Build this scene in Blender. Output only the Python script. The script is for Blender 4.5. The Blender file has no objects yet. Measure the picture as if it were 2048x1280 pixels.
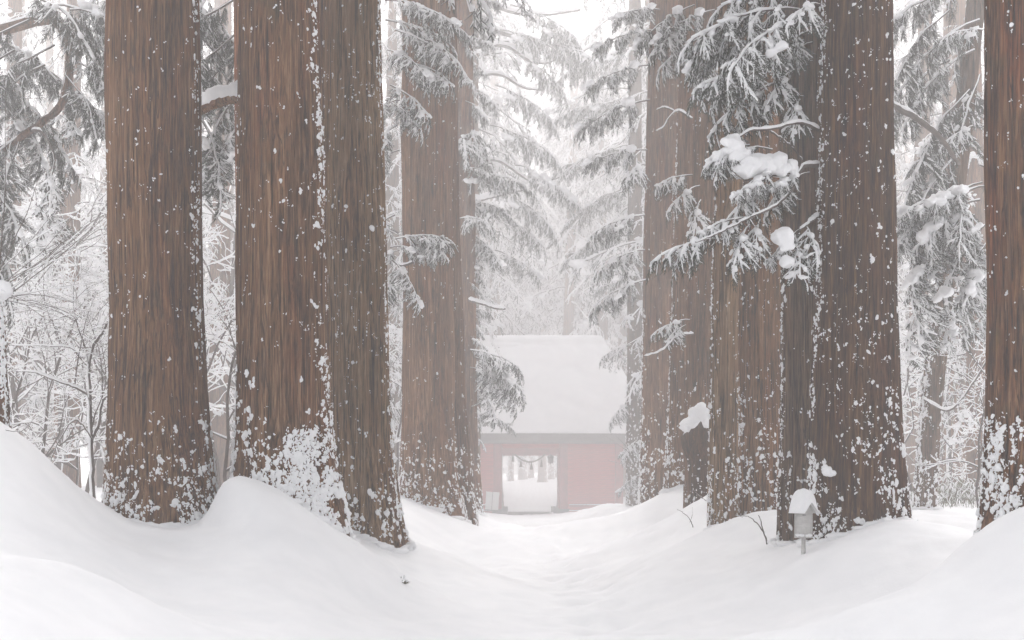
import bpy, math, random
import numpy as np
from mathutils import Vector, Matrix

# ------------------------------------------------------------------ camera, sky, sun, exposure
scene = bpy.context.scene
col = scene.collection
F, HV, CAMZ = 2800.0, 970.0, 1.6            # focal length and eye level in photo pixels, eye height in metres
cam_d = bpy.data.cameras.new('camera')
cam = bpy.data.objects.new('camera', cam_d)
col.objects.link(cam)
cam.location = (0, 0, CAMZ)
cam.rotation_euler = (math.radians(90), 0, 0)
cam_d.sensor_width = 36.0
cam_d.lens = 36.0 * F / 2048.0
cam_d.shift_y = (HV - 640.0) / 2048.0
cam_d.clip_start = 0.1
cam_d.clip_end = 2000.0
scene.camera = cam

SUN_EL, SUN_AZ = 46.0, 4.0                  # sun ahead of the camera, behind cloud
world = bpy.data.worlds.new('World')
scene.world = world
world.use_nodes = True
wn, wl = world.node_tree.nodes, world.node_tree.links
wn.clear()
sky = wn.new('ShaderNodeTexSky')
sky.sky_type = 'NISHITA'
sky.sun_disc = False
sky.sun_elevation = math.radians(SUN_EL)
sky.sun_rotation = math.radians(SUN_AZ)
sky.air_density = 1.0
sky.dust_density = 5.0
sky.ozone_density = 1.0
hs = wn.new('ShaderNodeHueSaturation')      # overcast: the blue goes out of the sky
hs.inputs['Saturation'].default_value = 0.10
bg = wn.new('ShaderNodeBackground')
bg.inputs['Strength'].default_value = 0.15
wo = wn.new('ShaderNodeOutputWorld')
wl.new(sky.outputs[0], hs.inputs['Color'])
wl.new(hs.outputs[0], bg.inputs[0])
wl.new(bg.outputs[0], wo.inputs[0])

sd = bpy.data.lights.new('sun', 'SUN')
sd.energy = 1.5
sd.angle = math.radians(35)
sd.color = (1.0, 0.965, 0.94)
sun = bpy.data.objects.new('sun', sd)
col.objects.link(sun)
el, az = math.radians(SUN_EL), math.radians(SUN_AZ)
tosun = Vector((math.sin(az) * math.cos(el), math.cos(az) * math.cos(el), math.sin(el)))
sun.rotation_euler = tosun.to_track_quat('Z', 'Y').to_euler()

scene.view_settings.view_transform = 'Standard'
scene.view_settings.look = 'None'
scene.view_settings.gamma = 1.0
scene.view_settings.use_curve_mapping = False
scene.view_settings.exposure = 1.02
scene.render.engine = 'CYCLES'
scene.cycles.use_denoising = True
scene.cycles.max_bounces = 8
scene.cycles.diffuse_bounces = 3
scene.cycles.volume_bounces = 2
scene.cycles.transparent_max_bounces = 4

HAZE_DENSITY = 0.0074

RNG = np.random.default_rng(7)
random.seed(7)


def far_y(Y):
    """stretch the farther distances so the even haze veils them more"""
    return Y if Y < 22 else Y + (Y - 22) * 0.26


def P(u, v, Y):
    Y = far_y(Y)
    return np.array([(u - 1024.0) / F * Y, Y, CAMZ + (HV - v) / F * Y])


# ------------------------------------------------------------------ numeric helpers
def _hash(ix, iy, iz, seed):
    n = (ix * 374761393 + iy * 668265263 + iz * 2147483647 + seed * 1274126177) & 0xFFFFFFFF
    n = ((n ^ (n >> 13)) * 1274126177) & 0xFFFFFFFF
    n = (n ^ (n >> 16)) & 0xFFFFFFFF
    return n.astype(np.float64) / 4294967295.0


def noise3(x, y, z, seed=0):
    x, y, z = np.broadcast_arrays(np.asarray(x, float), np.asarray(y, float), np.asarray(z, float))
    fx, fy, fz = np.floor(x), np.floor(y), np.floor(z)
    ix, iy, iz = fx.astype(np.int64), fy.astype(np.int64), fz.astype(np.int64)
    tx, ty, tz = x - fx, y - fy, z - fz
    tx, ty, tz = tx * tx * (3 - 2 * tx), ty * ty * (3 - 2 * ty), tz * tz * (3 - 2 * tz)
    r = 0
    for a in (0, 1):
        for b in (0, 1):
            for c in (0, 1):
                w = (tx if a else 1 - tx) * (ty if b else 1 - ty) * (tz if c else 1 - tz)
                r = r + w * _hash(ix + a, iy + b, iz + c, seed)
    return r * 2 - 1


def fbm(x, y, z, oct=4, seed=0):
    r, a, f = 0, 1.0, 1.0
    for i in range(oct):
        r = r + a * noise3(x * f, y * f, z * f, seed + i * 17)
        a *= 0.5
        f *= 2.03
    return r


def smooth(t):
    t = np.clip(t, 0, 1)
    return t * t * (3 - 2 * t)


class Geo:
    """collects vertices and triangles"""
    def __init__(s):
        s.v, s.f, s.n = [], [], 0

    def add(s, v, f):
        if len(v) == 0:
            return s
        s.v.append(np.asarray(v, np.float32))
        s.f.append(np.asarray(f, np.int32) + s.n)
        s.n += len(v)
        return s

    def arrays(s):
        if not s.v:
            return np.zeros((0, 3), np.float32), np.zeros((0, 3), np.int32)
        return np.concatenate(s.v), np.concatenate(s.f)

    def mesh(s, name, mat, smooth_=True):
        v, f = s.arrays()
        me = bpy.data.meshes.new(name)
        me.vertices.add(len(v))
        me.vertices.foreach_set('co', v.astype(np.float32).ravel())
        me.loops.add(len(f) * 3)
        me.loops.foreach_set('vertex_index', f.astype(np.int32).ravel())
        me.polygons.add(len(f))
        me.polygons.foreach_set('loop_start', np.arange(len(f), dtype=np.int32) * 3)
        me.polygons.foreach_set('loop_total', np.full(len(f), 3, np.int32))
        me.polygons.foreach_set('use_smooth', np.full(len(f), smooth_, bool))
        me.update(calc_edges=True)
        if mat:
            me.materials.append(mat)
        return me

    def obj(s, name, mat, parent=None, smooth_=True, loc=None):
        return link(name, s.mesh(name, mat, smooth_), parent, loc)


def link(name, me, parent=None, loc=None):
    o = bpy.data.objects.new(name, me)
    col.objects.link(o)
    if parent is not None:
        o.parent = parent
    if loc is not None:
        o.location = loc
    return o


def tag(o, label=None, cat=None, group=None, kind=None):
    if label: o['label'] = label
    if cat: o['category'] = cat
    if group: o['group'] = group
    if kind: o['kind'] = kind
    return o


def thing(name, label, cat, loc=(0, 0, 0), group=None):
    o = bpy.data.objects.new(name, None)
    o.empty_display_size = 0.2
    col.objects.link(o)
    o.location = Vector([float(c) for c in loc])
    return tag(o, label, cat, group)


def copy_tree(o, parent=None):
    c = o.copy()
    col.objects.link(c)
    c.parent = parent
    for ch in list(o.children):
        copy_tree(ch, c)
    return c


def norm(a):
    return a / np.maximum(np.linalg.norm(a, axis=-1, keepdims=True), 1e-9)


def tubes(Pt, R, sides=4, flat=1.0, cap=True):
    """Pt (N,K,3) centre lines, R (N,K) radii"""
    Pt = np.asarray(Pt, float)
    R = np.asarray(R, float)
    N, K, _ = Pt.shape
    if N == 0:
        return np.zeros((0, 3)), np.zeros((0, 3), int)
    T = np.empty_like(Pt)
    T[:, 1:-1] = Pt[:, 2:] - Pt[:, :-2]
    T[:, 0] = Pt[:, 1] - Pt[:, 0]
    T[:, -1] = Pt[:, -1] - Pt[:, -2]
    T = norm(T)
    ref = np.tile(np.array([0.0, 0, 1.0]), (N, K, 1))
    steep = np.abs(norm(Pt[:, -1] - Pt[:, 0])[:, 2]) > 0.93
    ref[steep] = (1.0, 0.1, 0)
    A = norm(np.cross(ref, T))
    B = np.cross(T, A)
    ang = np.arange(sides) / sides * 2 * math.pi + math.pi / 2
    V = (Pt[:, :, None, :] + R[:, :, None, None] * (np.cos(ang)[None, None, :, None] * A[:, :, None, :]
         + flat * np.sin(ang)[None, None, :, None] * B[:, :, None, :]))
    V = V.reshape(-1, 3)
    idx = np.arange(N * K * sides).reshape(N, K, sides)
    a = idx[:, :-1, :]
    b = np.roll(idx, -1, axis=2)[:, :-1, :]
    c = np.roll(idx, -1, axis=2)[:, 1:, :]
    d = idx[:, 1:, :]
    f = np.concatenate([np.stack([a, b, c], -1).reshape(-1, 3), np.stack([a, c, d], -1).reshape(-1, 3)])
    fs = [f]
    if cap:
        for e, k in ((0, 0), (1, K - 1)):
            for j in range(1, sides - 1):
                t = (idx[:, k, 0], idx[:, k, j + 1], idx[:, k, j]) if e == 0 else (idx[:, k, 0], idx[:, k, j], idx[:, k, j + 1])
                fs.append(np.stack(t, -1))
    return V, np.concatenate(fs)


def ico(sub):
    import bmesh
    bm = bmesh.new()
    bmesh.ops.create_icosphere(bm, subdivisions=sub, radius=1.0)
    v = np.array([x.co[:] for x in bm.verts])
    f = np.array([[x.index for x in fc.verts] for fc in bm.faces])
    bm.free()
    return v, f


ICO = {1: ico(1), 2: ico(2), 3: ico(3), 4: ico(4)}


def lumpy(sub, amt, freq, seed):
    v, f = ICO[sub]
    rs = np.random.default_rng(seed)
    d = np.ones(len(v))
    for k in range(7):
        q = rs.normal(0, 1, 3) * freq * (1.3 + 0.45 * k)
        d += amt * 0.55 / (1 + 0.35 * k) * np.sin(v @ q + rs.random() * 6.28)
    return v * d[:, None], f


LUMPS = {s: [lumpy(s, 0.28, 1.3, i + 3) for i in range(6)] for s in (1, 2, 3)}


def blobs(g, C, S, X, Yv, Z, sub=1, rng=RNG):
    """ellipsoidal lumps at C with half sizes S along axes X,Yv,Z"""
    C = np.asarray(C, float)
    n = len(C)
    if n == 0:
        return
    pick = rng.integers(0, 6, n)
    for k in range(6):
        m = pick == k
        if not m.any():
            continue
        v, f = LUMPS[sub][k]
        W = (C[m][:, None, :] + v[None, :, 0:1] * S[m][:, None, 0:1] * X[m][:, None, :]
             + v[None, :, 1:2] * S[m][:, None, 1:2] * Yv[m][:, None, :]
             + v[None, :, 2:3] * S[m][:, None, 2:3] * Z[m][:, None, :])
        cnt = m.sum()
        ff = f[None] + (np.arange(cnt) * len(v))[:, None, None]
        g.add(W.reshape(-1, 3), ff.reshape(-1, 3))


def boxes(g, lo, hi, M=None):
    lo, hi = np.array(lo, float), np.array(hi, float)
    v = np.array([[(hi if (i >> k) & 1 else lo)[k] for k in range(3)] for i in range(8)])
    q = [(0, 2, 3, 1), (4, 5, 7, 6), (0, 1, 5, 4), (2, 6, 7, 3), (0, 4, 6, 2), (1, 3, 7, 5)]
    f = []
    for a, b, c, d in q:
        f += [(a, b, c), (a, c, d)]
    if M is not None:
        v = np.array([(M @ Vector(p))[:] for p in v])
    g.add(v, f)
    return g


def bevel_mesh(me, w=0.01, seg=2):
    import bmesh
    bm = bmesh.new()
    bm.from_mesh(me)
    bmesh.ops.dissolve_limit(bm, angle_limit=0.01, verts=bm.verts, edges=bm.edges)
    bmesh.ops.bevel(bm, geom=bm.edges[:], offset=w, segments=seg, affect='EDGES', profile=0.6)
    bm.to_mesh(me)
    bm.free()
    return me


# ------------------------------------------------------------------ materials
def material(name):
    m = bpy.data.materials.new(name)
    m.use_nodes = True
    nt = m.node_tree
    b = nt.nodes['Principled BSDF']
    return m, nt, nt.nodes, nt.links, b


def ramp(nodes, stops):
    r = nodes.new('ShaderNodeValToRGB')
    e = r.color_ramp.elements
    while len(e) < len(stops):
        e.new(0.5)
    for i, (p, c) in enumerate(stops):
        e[i].position = p
        e[i].color = (c[0], c[1], c[2], 1)
    return r


def mix(nodes, links, a, b, fac, blend='MIX'):
    m = nodes.new('ShaderNodeMix')
    m.data_type = 'RGBA'
    m.blend_type = blend
    for sock, val in ((m.inputs[0], fac), (m.inputs[6], a), (m.inputs[7], b)):
        if hasattr(val, 'links') or hasattr(val, 'is_output'):
            links.new(val, sock)
        elif isinstance(val, (int, float)):
            sock.default_value = val
        else:
            sock.default_value = (val[0], val[1], val[2], 1)
    return m.outputs[2]


def noise_node(nodes, links, vec, scale, detail=4, rough=0.55, dist=0.0):
    n = nodes.new('ShaderNodeTexNoise')
    n.inputs['Scale'].default_value = scale
    n.inputs['Detail'].default_value = detail
    n.inputs['Roughness'].default_value = rough
    n.inputs['Distortion'].default_value = dist
    if vec is not None:
        links.new(vec, n.inputs['Vector'])
    return n.outputs['Fac']


def mapping(nodes, links, scale, rot=(0, 0, 0), coord='Object'):
    tc = nodes.new('ShaderNodeTexCoord')
    mp = nodes.new('ShaderNodeMapping')
    mp.inputs['Scale'].default_value = scale
    mp.inputs['Rotation'].default_value = rot
    links.new(tc.outputs[coord], mp.inputs['Vector'])
    return mp.outputs[0]


def bump(nodes, links, h, b, strength, dist):
    n = nodes.new('ShaderNodeBump')
    n.inputs['Strength'].default_value = strength
    n.inputs['Distance'].default_value = dist
    links.new(h, n.inputs['Height'])
    links.new(n.outputs[0], b.inputs['Normal'])
    return n


def snow_mat(name, fine=60, coarse=9, dist=0.01):
    m, nt, N, L, b = material(name)
    v = mapping(N, L, (1, 1, 1))
    n1 = noise_node(N, L, v, coarse, 5, 0.6)
    n2 = noise_node(N, L, v, fine, 3, 0.6)
    r = ramp(N, [(0.3, (0.83, 0.835, 0.85)), (0.7, (0.90, 0.90, 0.91))])
    L.new(n1, r.inputs[0])
    L.new(r.outputs[0], b.inputs['Base Color'])
    b.inputs['Roughness'].default_value = 0.75
    b.inputs['Specular IOR Level'].default_value = 0.25
    ad = N.new('ShaderNodeMath')
    ad.operation = 'MULTIPLY_ADD'
    L.new(n2, ad.inputs[0])
    ad.inputs[1].default_value = 0.35
    L.new(n1, ad.inputs[2])
    bump(N, L, ad.outputs[0], b, 0.5, dist)
    return m


def bark_mat(name, dark, midc, light, red, redness=0.5, grey=0.4):
    m, nt, N, L, b = material(name)
    v1 = mapping(N, L, (26, 26, 0.9), (0.0, 0.035, 0))     # long fibres
    v2 = mapping(N, L, (75, 75, 3.2))
    v3 = mapping(N, L, (2.4, 2.4, 0.35))
    fib = noise_node(N, L, v1, 1.0, 6, 0.62, 0.25)
    fine = noise_node(N, L, v2, 1.0, 4, 0.6)
    big = noise_node(N, L, v3, 1.0, 3, 0.55)
    add = N.new('ShaderNodeMath')
    add.operation = 'MULTIPLY_ADD'
    L.new(fine, add.inputs[0])
    add.inputs[1].default_value = 0.45
    mul = N.new('ShaderNodeMath')
    mul.operation = 'MULTIPLY'
    L.new(fib, mul.inputs[0])
    mul.inputs[1].default_value = 0.62
    L.new(mul.outputs[0], add.inputs[2])
    r = ramp(N, [(0.43, dark), (0.505, midc), (0.55, midc), (0.64, light)])
    L.new(add.outputs[0], r.inputs[0])
    rr = ramp(N, [(0.52, (0, 0, 0)), (0.66, (1, 1, 1))])
    L.new(big, rr.inputs[0])
    rm = N.new('ShaderNodeMath')
    rm.operation = 'MULTIPLY'
    L.new(rr.outputs[0], rm.inputs[0])
    rm.inputs[1].default_value = redness
    redc = mix(N, L, r.outputs[0], red, 1.0, 'MULTIPLY')
    c1 = mix(N, L, r.outputs[0], redc, rm.outputs[0])
    v4 = mapping(N, L, (1.7, 1.7, 0.16), (0, 0, 1.2))
    g0 = noise_node(N, L, v4, 1.0, 3, 0.5)
    gr = ramp(N, [(0.46, (0, 0, 0)), (0.62, (grey, grey, grey))])
    L.new(g0, gr.inputs[0])
    pale = mix(N, L, r.outputs[0], (1.45, 1.58, 1.70), 1.0, 'MULTIPLY')       # weathered, paler stretches of the same bark
    c2 = mix(N, L, c1, pale, gr.outputs[0])
    oi = N.new('ShaderNodeObjectInfo')
    hv = N.new('ShaderNodeHueSaturation')
    mr = N.new('ShaderNodeMapRange')
    mr.inputs['To Min'].default_value = 0.80
    mr.inputs['To Max'].default_value = 1.22
    L.new(oi.outputs['Random'], mr.inputs['Value'])
    L.new(mr.outputs[0], hv.inputs['Value'])
    L.new(c2, hv.inputs['Color'])
    c2 = hv.outputs[0]
    v6 = mapping(N, L, (4.5, 4.5, 2.2))
    ms = noise_node(N, L, v6, 1.0, 4, 0.65)
    mk = ramp(N, [(0.56, (0, 0, 0)), (0.74, (0.55, 0.55, 0.55))])
    L.new(ms, mk.inputs[0])
    c2 = mix(N, L, c2, (0.065, 0.052, 0.020), mk.outputs[0])                   # lichen and moss stains
    v5 = mapping(N, L, (17, 17, 0.55), (0.02, -0.03, 0))
    ck = noise_node(N, L, v5, 1.0, 3, 0.6, 0.4)
    cr = ramp(N, [(0.30, (0.25, 0.22, 0.2)), (0.40, (1, 1, 1))])
    L.new(ck, cr.inputs[0])
    c2 = mix(N, L, c2, cr.outputs[0], 1.0, 'MULTIPLY')
    v7 = mapping(N, L, (9.5, 9.5, 0.42), (-0.02, 0.03, 0.4))
    sm = noise_node(N, L, v7, 1.0, 4, 0.6, 0.5)
    sr = ramp(N, [(0.472, (1, 1, 1)), (0.492, (0.22, 0.19, 0.17)), (0.500, (0.22, 0.19, 0.17)), (0.524, (1.0, 1.0, 1.0))])   # long seams between the strips
    L.new(sm, sr.inputs[0])
    c2 = mix(N, L, c2, sr.outputs[0], 0.85, 'MULTIPLY')
    L.new(c2, b.inputs['Base Color'])
    b.inputs['Roughness'].default_value = 0.93
    b.inputs['Specular IOR Level'].default_value = 0.15
    hh = N.new('ShaderNodeMath')
    hh.operation = 'MULTIPLY_ADD'
    L.new(sr.outputs[0], hh.inputs[0])
    hh.inputs[1].default_value = 0.45
    L.new(add.outputs[0], hh.inputs[2])
    bump(N, L, hh.outputs[0], b, 1.0, 0.05)
    return m


M = {}
M['snow'] = snow_mat('snow_packed', 55, 7, 0.012)
M['snow_ground'] = snow_mat('snow_ground', 38, 1.6, 0.02)
M['bark'] = bark_mat('cedar_bark', (0.022, 0.009, 0.003), (0.142, 0.063, 0.024), (0.28, 0.158, 0.086), (1.15, 0.76, 0.56), 0.6, 0.55)
M['bark_red'] = bark_mat('cedar_bark_reddish', (0.012, 0.0045, 0.002), (0.150, 0.060, 0.022), (0.31, 0.16, 0.078), (1.3, 0.70, 0.5), 0.6, 0.3)
M['bark_dark'] = bark_mat('cedar_bark_dark', (0.009, 0.0035, 0.0015), (0.074, 0.032, 0.011), (0.165, 0.086, 0.039), (1.2, 0.74, 0.55), 0.5, 0.22)
M['bark_grey'] = bark_mat('grey_bark', (0.02, 0.010, 0.005), (0.110, 0.060, 0.032), (0.22, 0.145, 0.092), (1.15, 0.82, 0.7), 0.4, 0.3)

M['bark_pale'] = bark_mat('cedar_bark_pale', (0.030, 0.014, 0.006), (0.165, 0.092, 0.044), (0.32, 0.21, 0.125), (1.1, 0.8, 0.62), 0.5, 0.6)


def plain(name, c, rough=0.8, var=0.25, scale=(8, 8, 8), bmp=0.0, dist=0.01):
    m, nt, N, L, b = material(name)
    v = mapping(N, L, scale)
    n = noise_node(N, L, v, 1.0, 5, 0.6)
    r = ramp(N, [(0.3, [x * (1 - var) for x in c]), (0.7, [min(1, x * (1 + var)) for x in c])])
    L.new(n, r.inputs[0])
    L.new(r.outputs[0], b.inputs['Base Color'])
    b.inputs['Roughness'].default_value = rough
    b.inputs['Specular IOR Level'].default_value = 0.2
    if bmp:
        bump(N, L, n, b, bmp, dist)
    return m


def needle_mat(name, c1, c2, frost):
    m, nt, N, L, b = material(name)
    v = mapping(N, L, (7, 7, 7))
    n = noise_node(N, L, v, 1.0, 3, 0.6)
    r = ramp(N, [(0.3, c1), (0.7, c2)])
    L.new(n, r.inputs[0])
    g = N.new('ShaderNodeNewGeometry')
    sx = N.new('ShaderNodeSeparateXYZ')
    L.new(g.outputs['Normal'], sx.inputs[0])
    v2 = mapping(N, L, (28, 28, 28))
    n2 = noise_node(N, L, v2, 1.0, 2, 0.5)
    ad = N.new('ShaderNodeMath')                 # rime lies on the upper side, broken up by noise
    ad.operation = 'MULTIPLY_ADD'
    L.new(n2, ad.inputs[0])
    ad.inputs[1].default_value = 1.2
    L.new(sx.outputs[2], ad.inputs[2])
    fr = ramp(N, [(0.55, (0, 0, 0)), (1.0, (frost, frost, frost))])
    hal = N.new('ShaderNodeMath')
    hal.operation = 'MULTIPLY'
    L.new(ad.outputs[0], hal.inputs[0])
    hal.inputs[1].default_value = 0.62
    L.new(hal.outputs[0], fr.inputs[0])
    c = mix(N, L, r.outputs[0], (0.78, 0.79, 0.81), fr.outputs[0])
    L.new(c, b.inputs['Base Color'])
    b.inputs['Roughness'].default_value = 0.8
    b.inputs['Specular IOR Level'].default_value = 0.15
    return m


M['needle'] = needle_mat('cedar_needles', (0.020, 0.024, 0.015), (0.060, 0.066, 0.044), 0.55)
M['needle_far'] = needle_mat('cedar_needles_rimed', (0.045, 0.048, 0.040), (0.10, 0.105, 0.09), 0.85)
M['twig'] = plain('twig_bark', (0.085, 0.066, 0.055), 0.9, 0.4, (9, 9, 9), 0.4, 0.01)
M['wood_red'] = plain('vermilion_boards', (0.46, 0.072, 0.055), 0.7, 0.25, (2, 6, 14), 0.3, 0.006)
M['wood_red_frame'] = plain('vermilion_frame', (0.31, 0.07, 0.06), 0.7, 0.22, (3, 3, 3), 0.3, 0.006)
M['thatch'] = plain('weathered_thatch', (0.085, 0.075, 0.066), 0.95, 0.5, (18, 18, 4), 0.9, 0.03)
M['stone'] = plain('plinth_stone', (0.13, 0.125, 0.12), 0.9, 0.3, (5, 5, 5), 0.5, 0.01)
M['straw'] = plain('straw_rope', (0.14, 0.11, 0.075), 0.9, 0.4, (20, 20, 20), 0.5, 0.01)
M['white_wood'] = plain('weathered_white_paint', (0.50, 0.49, 0.475), 0.7, 0.16, (6, 6, 20), 0.2, 0.004)
M['grey_metal'] = plain('grey_metal_band', (0.20, 0.20, 0.205), 0.5, 0.2, (9, 9, 9))
M['board_white'] = plain('white_notice_board', (0.74, 0.73, 0.71), 0.6, 0.06, (3, 3, 3))
M['dark_wood'] = plain('dark_wood', (0.07, 0.055, 0.048), 0.8, 0.3, (5, 5, 20), 0.4, 0.006)
M['sasa'] = plain('dry_bamboo_leaf', (0.16, 0.15, 0.10), 0.8, 0.35, (4, 4, 4))

# ------------------------------------------------------------------ ground
SX = 0.9
ANCH = [  # (photo u, v, distance) of points of the snow surface
    (330, 1036, 17.8), (215, 1030, 18.2), (420, 1030, 18.0), (500, 942, 17.3), 
    (655, 1048, 18.1), (700, 1075, 18.8), (778, 1110, 20.2), (818, 1080, 21.2), (250, 1085, 15.6), (340, 1160, 14.4), (420, 1060, 17.0), (435, 1092, 15.9), (460, 1150, 14.6), (300, 1060, 16.6),
    (10, 848, 15.6), (60, 905, 15.3), (100, 962, 15.0), (200, 1092, 14.0), (300, 1205, 13.0), (0, 960, 14.0), (0, 1110, 12.0),
    (600, 1265, 12.8), (870, 1028, 31.0), (935, 1042, 31.0), (950, 1030, 39.0), (1650, 1084, 17.3), (1790, 1044, 17.7), (1565, 1114, 18.2),
    (1607, 1097, 17.2), (1510, 1036, 23.2), (1425, 1053, 22.2), (1395, 988, 27.0), (1350, 1004, 30.0), (1300, 1004, 35.0),
    (1968, 1092, 13.6), (2046, 1003, 12.9), (1900, 1112, 15.0), (1880, 1032, 21.0), (1700, 1230, 12.0), (1500, 1268, 13.4),
    (1760, 1120, 15.5), (1450, 1120, 19.0), (1150, 1170, 22.4), (1000, 1090, 37.3), (1200, 1060, 49.8), (900, 1240, 16.5), (1300, 1245, 16.3), (1080, 1279, 14.5),
    (1080, 1030, 93.0), (1080, 1041, 66.0), (1230, 1026, 90.0), (970, 1028, 90.0), (860, 1115, 26.0), (930, 1068, 36.0), (1280, 1055, 40.0), (1380, 1085, 28.0),
]
ANC = np.array([P(*a) for a in ANCH])


def H0(x, y):
    x, y = np.asarray(x, float), np.asarray(y, float)
    path = -0.92 * smooth((y - 30) / 84)
    nar = 0.9 * smooth((y - 15) / 25)
    wide = smooth((y - 88) / 20)
    l = 1.15 * smooth((-1.2 + nar - x) / 2.9) * (1 - 0.75 * wide * smooth((x + 9) / 4))
    r = 0.95 * smooth((x - 2.5) / 2.8) * (1 - 0.75 * wide * smooth((11 - x) / 4))
    far = 0.05 * np.maximum(0, np.abs(x - 1) - 9) + 0.055 * np.maximum(0, y - 142)
    far = 7.5 * (1 - np.exp(-far / 7.5))
    far = far + 1.15 * np.exp(-((x + 6.5) / 1.25) ** 2 / 2 - ((y - 15.2) / 2.4) ** 2 / 2)
    xl = -3.62 + (17.2 - y) * 0.55 + 0.05 * np.sin(y * 5)                      # steep-sided drift in front of the plastered trunk
    am = np.where(y < 17.35, 0.52 * np.exp(-(np.maximum(0, 17.35 - y) / 1.05) ** 1.2), 0.52 * smooth(1 - (y - 17.35) / 1.1))
    far = far + am * smooth((x - xl + 0.13) / 0.36) * (0.93 + 0.12 * smooth((x - xl) / 0.5)) * np.exp(-(np.maximum(0, x - xl - 0.30) / 0.85) ** 1.6)
    return path + l + r + far + 0.16 * fbm(x * 0.16, y * 0.16, 0, 2, 5) * smooth((np.abs(x - 1) - 2) / 4)


_sig = 0.075 * ANC[:, 1]
_sig = np.clip(_sig * 0.75, 0.6, 3.5)


def _phi(x, y):
    d2 = (x[..., None] - ANC[:, 0]) ** 2 + ((y[..., None] - ANC[:, 1]) * 0.8) ** 2
    return np.exp(-d2 / (2 * _sig ** 2))


_A = _phi(ANC[:, 0], ANC[:, 1])
_W = np.linalg.solve(_A.T @ _A + 0.012 * np.eye(len(ANC)), _A.T @ (ANC[:, 2] - H0(ANC[:, 0], ANC[:, 1])))


def H(x, y, fine=True):
    x, y = np.broadcast_arrays(np.asarray(x, float), np.asarray(y, float))
    shp = x.shape
    x, y = x.ravel(), y.ravel()
    h = H0(x, y)
    near = (y > 2) & (y < 130) & (np.abs(x) < 22)
    if near.any():
        h[near] += _phi(x[near], y[near]) @ _W
    if fine:
        h += 0.042 * fbm(x * 1.5, y * 1.1, 1.0, 4, 11) + 0.006 * fbm(x * 7, y * 6, 2.0, 2, 41)
        tr = smooth(1 - np.abs(x - 1.05 - 0.3 * np.sin(y * 0.15)) / 1.1)        # softly trodden track
        h += tr * (0.045 * fbm(x * 2.6, y * 2.2, 3.0, 3, 23) - 0.05)
        for px, py, r, d in DENTS:
            h -= d * np.exp(-(((x - px) ** 2 + (y - py) ** 2) / (2 * r * r)))
    return h.reshape(shp)


DENTS = []
for (u, v, Y, r, d) in ((545, 985, 17.2, .05, .05), (535, 960, 17.25, .05, .04), (570, 1042, 16.8, .05, .05), (565, 1103, 15.8, .05, .04), (430, 1180, 14.6, .07, .04),
                        (80, 970, 14.6, .06, .05), (90, 1000, 14.4, .06, .04), (700, 1180, 15.4, .05, .03), (1310, 1095, 24.0, .08, .03), (1880, 1155, 13.2, .05, .03)):
    p = P(u, v, Y)
    DENTS.append((p[0], p[1], r, d))
for i in range(26):                                                           # prints along the middle of the path
    yy = 13.5 + i * 0.62 + RNG.normal() * 0.1
    DENTS.append((1.0 + 0.22 * (1 if i % 2 else -1) + RNG.normal() * 0.07 + 0.3 * math.sin(yy * 0.15), yy, 0.12, 0.075 + 0.03 * RNG.random()))


for i in range(110):                                                          # drip pits and small clods under the boughs
    sd_ = RNG.random()
    yy = RNG.uniform(11, 26)
    xx = RNG.uniform(-5.0, -1.2) if sd_ < .45 else (RNG.uniform(2.6, 5.2) if sd_ < .85 else RNG.uniform(-1.2, 2.6))
    DENTS.append((xx, yy, RNG.uniform(.03, .07), RNG.uniform(-.022, .032)))


def graded(lo, hi, a, b, fine, grow):
    c = list(np.arange(a, b, fine))
    s, x = fine, b
    while x < hi:
        c.append(x)
        s *= grow
        x += s
    c.append(hi)
    s, x = fine, a - fine
    while x > lo:
        c.insert(0, x)
        s *= grow
        x -= s
    c.insert(0, lo)
    return np.array(c)


BX, BY0, BY1, BTOP = 130.0, -25.0, 275.0, 66.0
xs = graded(-BX, BX, -7.5, 7.5, 0.075, 1.07)
ys = graded(BY0, BY1, 8.0, 27.0, 0.085, 1.035)
GX, GY = np.meshgrid(xs, ys)
GZ = H(GX, GY)
nv = np.stack([GX.ravel(), GY.ravel(), GZ.ravel()], 1)
ii = np.arange(len(nv)).reshape(GX.shape)
a, b_, c_, d_ = ii[:-1, :-1].ravel(), ii[:-1, 1:].ravel(), ii[1:, 1:].ravel(), ii[1:, :-1].ravel()
g = Geo().add(nv, np.concatenate([np.stack([a, b_, c_], 1), np.stack([a, c_, d_], 1)]))
tag(g.obj('snow_ground', M['snow_ground']), 'smooth white snow over the avenue and its banks', kind='structure')


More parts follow.
